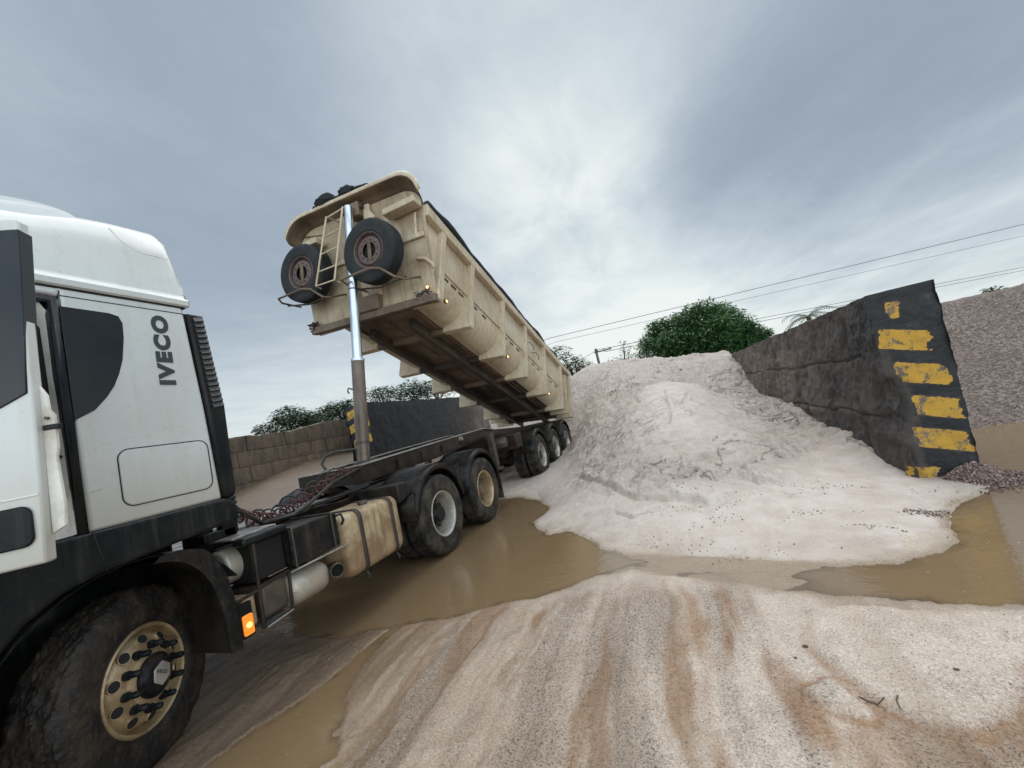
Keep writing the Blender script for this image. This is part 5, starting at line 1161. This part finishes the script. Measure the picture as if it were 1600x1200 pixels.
# trailer frame
b = B()
for x in (-3.80, -4.70):
    b.prism([(4.13, 1.17), (5.97, 1.185), (8.10, 1.30), (8.10, 1.02), (14.0, .84), (14.0, 1.05), (8.6, 1.40), (8.1, 1.465), (6.06, 1.425), (4.13, 1.375)], x-.012, x+.012)
b.build('main_beam', M['chassis'], trailer, bevel=.003)
b = B()
for x in (-3.80, -4.70):
    b.prism([(4.12, 1.376), (6.06, 1.426), (8.1, 1.466), (8.6, 1.40), (8.6, 1.414), (8.1, 1.482), (6.06, 1.442), (4.12, 1.391)], x-.065, x+.065)
b.build('beam_flange', M['chassis_edge'], trailer)
b = B()
for x in (-3.80, -4.70): b.prism([(4.12, 1.155), (5.97, 1.17), (8.1, 1.285), (8.1, 1.30), (5.97, 1.185), (4.12, 1.17)], x-.065, x+.065)
b.build('lower_flange', M['chassis'], trailer)
for y, z in ((4.13, 1.27), (5.05, 1.30), (5.9, 1.31), (6.7, 1.34), (7.5, 1.37), (8.2, 1.38), (9.2, 1.2), (10.6, 1.15), (12, 1.05), (13.6, .98)):
    B().box(-4.79 if y < 4.2 else -4.69, -3.71 if y < 4.2 else -3.81, y-.015, y+.015, z-.10, z+.11 if y < 4.2 else z+.06).build('cross_beam', M['chassis'], trailer, bevel=.003)
B().box(-4.80, -3.70, 4.10, 4.17, 1.384, 1.398).build('front_flange', M['chassis_edge'], trailer)
B().box(-4.68, -3.82, 4.2, 5.7, 1.16, 1.18).build('kingpin_plate', M['chassis'], trailer)
b = B()
for (ya, xa, yb, xb) in ((5.1, -3.82, 6.7, -4.68), (6.7, -3.82, 8.1, -4.68), (5.1, -4.68, 6.7, -3.82)): b.tube([(xa, ya, 1.36), (xb, yb, 1.40)], .02, 6)
b.build('diagonal_brace', M['chassis'], trailer)
for y in (4.95, 5.6, 6.25, 7.0):
    B().prism([(y-.02, 1.19+.04*(y-5)), (y+.07, 1.19+.04*(y-5)), (y-.0, 1.33+.02*(y-5))], -3.79, -3.76).build('gusset', M['chassis'], trailer)
B().box(-3.787, -3.782, 6.95, 7.12, 1.345, 1.42).build('name_plate', M['chassis_edge'], trailer)
for x in (-3.45, -5.05):
    lg = B().box(x-.06, x+.06, 7.62, 7.74, .62, 1.36).build('landing_leg', M['plate'], trailer, bevel=.01)
    B().prism([(7.66, 1.20), (7.90, 1.36), (7.84, 1.38), (7.64, 1.28)], x-.02, x+.02).build('leg_brace', M['plate'], lg)
    B().box(x-.11, x+.11, 7.56, 7.80, .58, .625).build('leg_foot', M['plate'], lg, bevel=.01)
B().tube([(-3.62, 8.06, 1.08), (-3.60, 8.10, 1.08), (-3.30, 8.10, 1.08), (-3.27, 8.10, 1.08)], [.09, .11, .11, .08], 24).build('air_tank', M['plate'], trailer, smooth=50)
B().box(-3.62, -3.15, 8.35, 8.75, .88, 1.22).build('side_locker', M['chassis'], trailer, bevel=.02)
# bogie
YT = [9.507, 10.94, 12.372]
tw = None
for i, y in enumerate(YT):
    if tw is None: tw, _ = make_wheel('wheel', (XS-.14, y, .52), trailer, 'dual', 1, 0, 'tyremud' if False else 'tyre', 'rim_grey'); tl, _ = make_wheel('wheel', (XR_+.14, y, .52), trailer, 'dual', -1)
    else: copy_tree(tw, (XS-.14, y, .52), trailer); copy_tree(tl, (XR_+.14, y, .52), trailer)
    for x in (XS-.47, XR_+.47): B(lambda a, c_, d, x=x, y=y: (a+x, c_+y, d+.52)).lathe(TYRE, (0, 0, 0), 60).build('tyre', M['tyre'], trailer)
    B().cyl((XR_+.2, y, .52), (XS-.2, y, .52), .07, 14).build('axle', M['chassis'], trailer)
    f = fender(y, trailer, XS-.58, XS+.004, r=.60, a0=12, a1=168, zc=.58); fender(y, trailer, XR_, XR_+.58, r=.60, zc=.58)
    B().prism([(y-.55, .62), (y-.05, .86), (y+.05, .86), (y+.55, .62), (y+.5, .56), (y, .74), (y-.5, .56)], -3.86, -3.76).build('leaf_spring', M['chassis'], trailer)
B().box(XS-.57, XS-.02, YT[2]+.62, YT[2]+.635, .25, .95).build('mudflap', M['tyre'], trailer)
B().box(-4.9, -3.6, YT[0]-.75, YT[0]-.66, .70, 1.25).build('bogie_bulkhead', M['chassis'], trailer)
B().cyl((-4.9, 13.05, 1.15), (-3.6, 13.05, 1.15), .06, 16).build('tipping_hinge', M['under'], trailer)

# ------------------------------------------------------------------ trees, poles, cables
def leaves(b, pts, size, droop=.6, narrow=.3):
    for p in pts:
        L = size*random.uniform(.6, 1.3); a = random.uniform(0, 2*PI); dz_ = random.uniform(-1, .35)*droop
        d = Vector((math.cos(a), math.sin(a), dz_)).normalized(); s_ = d.cross(Vector((random.uniform(-.5, .5), random.uniform(-.5, .5), 1))).normalized(); w_ = L*narrow
        c0 = Vector(p); b.add([c0, c0+d*L*.5+s_*w_*.5, c0+d*L, c0+d*L*.5-s_*w_*.5], [(0, 1, 2, 3)])
def crown(b, lumps, per, size, **kw):
    pts = []
    for (c_, s) in lumps:
        for _ in range(int(per*s[0]*s[2])):
            d = rng.normal(0, 1, 3); d /= np.linalg.norm(d); r = .5+.62*random.random()**.7
            q = 1+.22*float(fbm(np.array(d[0]*3+c_[0]), np.array(d[2]*3+c_[1]), 801, 2)); pts.append((c_[0]+d[0]*s[0]*r*q, c_[1]+d[1]*s[1]*r*q, c_[2]+d[2]*s[2]*r*q))
    leaves(b, pts, size, **kw); return b
def tree(name, base, trunk_h, tr, lumps, per, size, mat, label, cat='tree', group=None, limbs=6, **kw):
    t_ = empty(name, base); tag(t_, label, cat, group)
    bx_, by_, bz = base; b = B()
    top = Vector((bx_, by_, bz+trunk_h))
    b.tube([(bx_, by_, bz-.3), (bx_+tr*.3, by_, bz+trunk_h*.4), top], [tr*1.3, tr, tr*.7], 10)
    for k in range(min(limbs, len(lumps))):
        c_, s = lumps[k % len(lumps)]; e = Vector(c_); mid = top.lerp(e, .5)+Vector((0, 0, .15*s[2])); b.tube([top-Vector((0, 0, trunk_h*.15)), mid, e], [tr*.55, tr*.35, tr*.12], 7)
    b.build('trunk', M['bark'], t_, smooth=60)
    crown(B(), lumps, per, size, **kw).build('crown', mat, t_, smooth=0); return t_
def P_(px, py, y): return Vector(at_y(px, py, y))
# big mango tree behind the heap
Yt = 23.0; lm = []
c0 = P_(1098, 545, Yt)
for px, py, s, dy in ((1098, 500, 1.25, 0), (1050, 522, 1.2, .5), (1150, 522, 1.2, .4), (1025, 548, 1.0, -.2), (1178, 535, .85, .3), (1105, 535, 1.5, -.9), (1065, 560, 1.3, -.8), (1150, 552, 1.2, -.6), (1125, 492, .8, .6), (1018, 535, .65, .2), (1080, 500, .9, -.6), (1190, 522, .45, .2), (1030, 515, .75, .3), (1140, 500, .8, 1.0), (1090, 570, 1.6, .5), (1160, 515, .7, -.5), (1120, 515, .9, -1.3), (1055, 535, .9, -1.3)):
    p = P_(px, py, Yt+dy); lm.append(((p.x, p.y, p.z), (s*.92, s*.95, s*.80)))
tree('mango_tree', (c0.x, Yt+.3, 0), 2.6, .28, lm, 2600, .27, M['leaf'], 'large dark green rounded tree rising behind the sand heap', droop=1.1, narrow=.27, limbs=10)
# light scrub left and right of the pole
def scrub(label, items, Yd, per, size, mat='leaf2', name='scrub_tree', kind_group=None, **kw):
    lm = []
    for px, py, s in items: p = P_(px, py, Yd+random.uniform(-.4, .4)); lm.append(((p.x, p.y, p.z), (s, s, s*.75)))
    bx_ = sum(l[0][0] for l in lm)/len(lm); return tree(name, (bx_, Yd, 0), max(1.0, min(l[0][2] for l in lm)-.4), .09, lm, per, size, M[mat], label, group=kind_group, limbs=len(lm), **kw)
scrub('sparse leafy tree just right of the raised trailer body and left of the utility pole', [(876, 552, .75), (886, 568, .8), (905, 572, .7), (900, 560, .35), (916, 578, .6), (868, 545, .3), (890, 580, .9), (910, 566, .35)], 26, 800, .24, narrow=.35)
scrub('airy young tree with upright twigs between the utility pole and the big round tree', [(976, 545, .32), (974, 536, .25), (980, 556, .5), (960, 565, .45), (992, 560, .5), (950, 572, .4), (968, 572, .6), (990, 572, .6), (985, 542, .22), (940, 578, .25)], 27, 520, .22, narrow=.35)
# distant trees at left
scrub('round topped distant tree highest above the brown block wall', [(452, 655, 1.9), (446, 648, 1.3), (462, 660, 2.0), (440, 664, 1.3), (470, 662, 1.4)], 34, 330, .5)
scrub('low distant bush farthest left over the block wall', [(412, 671, 1.0), (404, 673, .7), (420, 672, .9)], 34, 330, .5)
scrub('flat dark distant tree in the middle of the row over the block wall', [(485, 657, 1.5), (478, 655, 1.0), (495, 660, 1.6), (505, 655, 1.5)], 36, 330, .5)
scrub('spreading distant tree next to the yellow dashed wall end', [(515, 652, 1.9), (528, 648, 1.9), (540, 642, 1.5), (552, 636, 1.3)], 33, 330, .5)
for i, (items, lb) in enumerate([([(585, 620, .9), (600, 618, .9), (615, 616, .8), (594, 612, .5)], 'leafy bush showing over the black wall just right of the ram'),
                                 ([(632, 612, .8), (645, 608, .9), (655, 612, .8), (640, 618, .9)], 'leafy bush over the black wall below the middle of the raised body'),
                                 ([(668, 607, .8), (684, 604, .8), (700, 606, .7), (676, 613, .9)], 'leafy bush over the black wall nearest the rear of the trailer')]):
    scrub(lb, items, 24, 900, .24, name='leafy_bush', narrow=.35)
# far right
scrub('small dark tree beyond the gravel heap at the right edge', [(1552, 456, .55), (1545, 459, .4), (1562, 457, .4)], 40, 900, .35)
scrub('tiny bush on the skyline at the far right edge', [(1596, 452, .4), (1606, 450, .6)], 40, 900, .3, name='leafy_bush')
# palm behind the wall
pc = P_(1262, 492, 21); palm = empty('palm_tree', (pc.x, 21, 0)); tag(palm, 'palm crown peeking over the dark concrete wall', 'palm')
B().tube([(pc.x, 21, -.2), (pc.x+.1, 21, pc.z*.5), (pc.x, 21, pc.z-.1)], [.16, .12, .09], 10).build('trunk', M['bark'], palm)
b = B()
for k in range(15):
    a = 2*PI*k/15+random.uniform(-.2, .2); Lf = random.uniform(.8, 1.15); el = random.uniform(.15, 1.15); P0_ = Vector((pc.x, 21, pc.z-.1)); prev = None
    for i in range(13):
        s = i/12; p = P0_+Vector((math.cos(a)*Lf*s, math.sin(a)*Lf*s, Lf*(math.sin(el)*s-.75*s*s))); d = Vector((math.cos(a), math.sin(a), math.sin(el)-1.5*s)).normalized(); sd_ = d.cross(Vector((0, 0, 1))).normalized()
        if i:
            for sg in (-1, 1):
                e = p+sd_*sg*.24*(1-.55*abs(s-.4))+d*.12-Vector((0, 0, .09)); b.add([p, p+d*.035, e], [(0, 1, 2)])
        if prev is not None: b.tube([prev, p], .010, 4)
        prev = p
b.build('frond', M['leaf3'], palm, smooth=0)
# utility poles and cables
def pole(x, y, h, r, label):
    o = empty('utility_pole', (x, y, 0)); tag(o, label, 'utility pole')
    B().tube([(x, y, -.3), (x, y, h)], [r, r*.8], 14).build('post', M['wood_post'], o)
    B().box(x-.2, x+1.5, y-.06, y+.06, h-.42, h-.30).build('crossarm', M['wood_post'], o)
    for dx_ in (0.0, .6, 1.2): B().lathe([(0, 0), (.05, 0), (.06, .06), (.04, .09), (.05, .13), (0, .16)], (x+dx_+.15, y, h-.30), 10, ax='z').build('insulator', M['plate'], o)
    return o
pp = P_(930.5, 545, 40); pole(pp.x, 40, pp.z, .15, 'weathered utility pole with a short crossarm behind the sand heap')
def cable(pts, label, r=.02, sag=.0, n=24):
    b = B(); P = []
    for (a, c_) in zip(pts[:-1], pts[1:]):
        for k in range(n): s = k/n; p = Vector(a).lerp(Vector(c_), s); p.z -= sag*4*s*(1-s); P.append(p)
    P.append(Vector(pts[-1])); b.tube(P, r, 6); o = b.build('power_cable', M['wire'], smooth=60); tag(o, label, 'cable', 'overhead cables'); return o
def far(px, py, z): d = ray(px, py); k = (z-EYE)/d[2]; return Vector(E0+d*k)
A1 = far(1760, 312, 9.0); B1 = far(860, 528, 9.0); C1 = far(560, 636, 9.0)
A2 = far(1760, 332, 8.55); B2 = far(870, 534, 8.55); C2 = far(562, 640, 8.7)
cable([A1, B1, C1], 'thick upper overhead cable crossing the sky from the right edge', .028)
cable([A2, B2, C2], 'thinner overhead cable just below the thick upper one', .018)
# the poles that carry them, both outside the picture
for a, lb in ((A1, 'tall utility pole beyond the right edge carrying the two upper cables'), (C1, 'distant utility pole far behind the hydraulic ram')): pole(a.x-.1, a.y, 9.2, .17, lb)
R1 = far(1700, 398, 6.6)
cable([(pp.x+.15, 40, pp.z-.15), R1], 'upper one of the two low cables leaving the utility pole', .028)
cable([(pp.x+.75, 40, pp.z-.50), R1-Vector((0, 0, .45))], 'lower one of the two low cables leaving the utility pole', .028)
cable([(pp.x, 40, pp.z-.2), (pp.x-14, 52, 6.0), (pp.x-40, 75, 6.2)], 'slack cable sagging left from the utility pole', .02, .5)
pole(R1.x, R1.y, 6.8, .14, 'low utility pole outside the right edge')

# a few loose bits on the near sand
def on_ground(px, py):
    p = at_z(px, py, .05)
    for _ in range(3): p = at_z(px, py, float(ground_z(np.array([[p[0]]]), np.array([[p[1]]]))[0, 0]))
    return p
for (px, py), s_, lb in (((1259, 1011), .014, 'larger dark pebble lying on the smooth pale sand'), ((1243, 1028), .007, 'tiny dark pebble just left of the larger one'), ((1495, 1047), .011, 'dark pebble near the right edge of the pale sand')):
    p = on_ground(px, py); b = B(); lump(b, (0, 0, 0), (s_, s_*.7, s_*.5), int(px), 10); b.v = [(v[0]+p[0], v[1]+p[1], v[2]+p[2]+s_*.25) for v in b.v]; tag(b.build('pebble', M['bark'], smooth=60), lb, 'pebble')
for pts_, lb in ((((1343, 1090), (1355, 1096), (1372, 1102), (1378, 1096), (1382, 1091)), 'bent dark twig lying on the pale sand'), (((1403, 1088), (1401, 1096), (1407, 1109)), 'short dark twig right of the bent one')):
    P = [on_ground(*q) for q in pts_]; tag(B().tube([(p[0], p[1], p[2]+.004) for p in P], .0028, 6).build('twig', M['bark'], smooth=60), lb, 'twig')
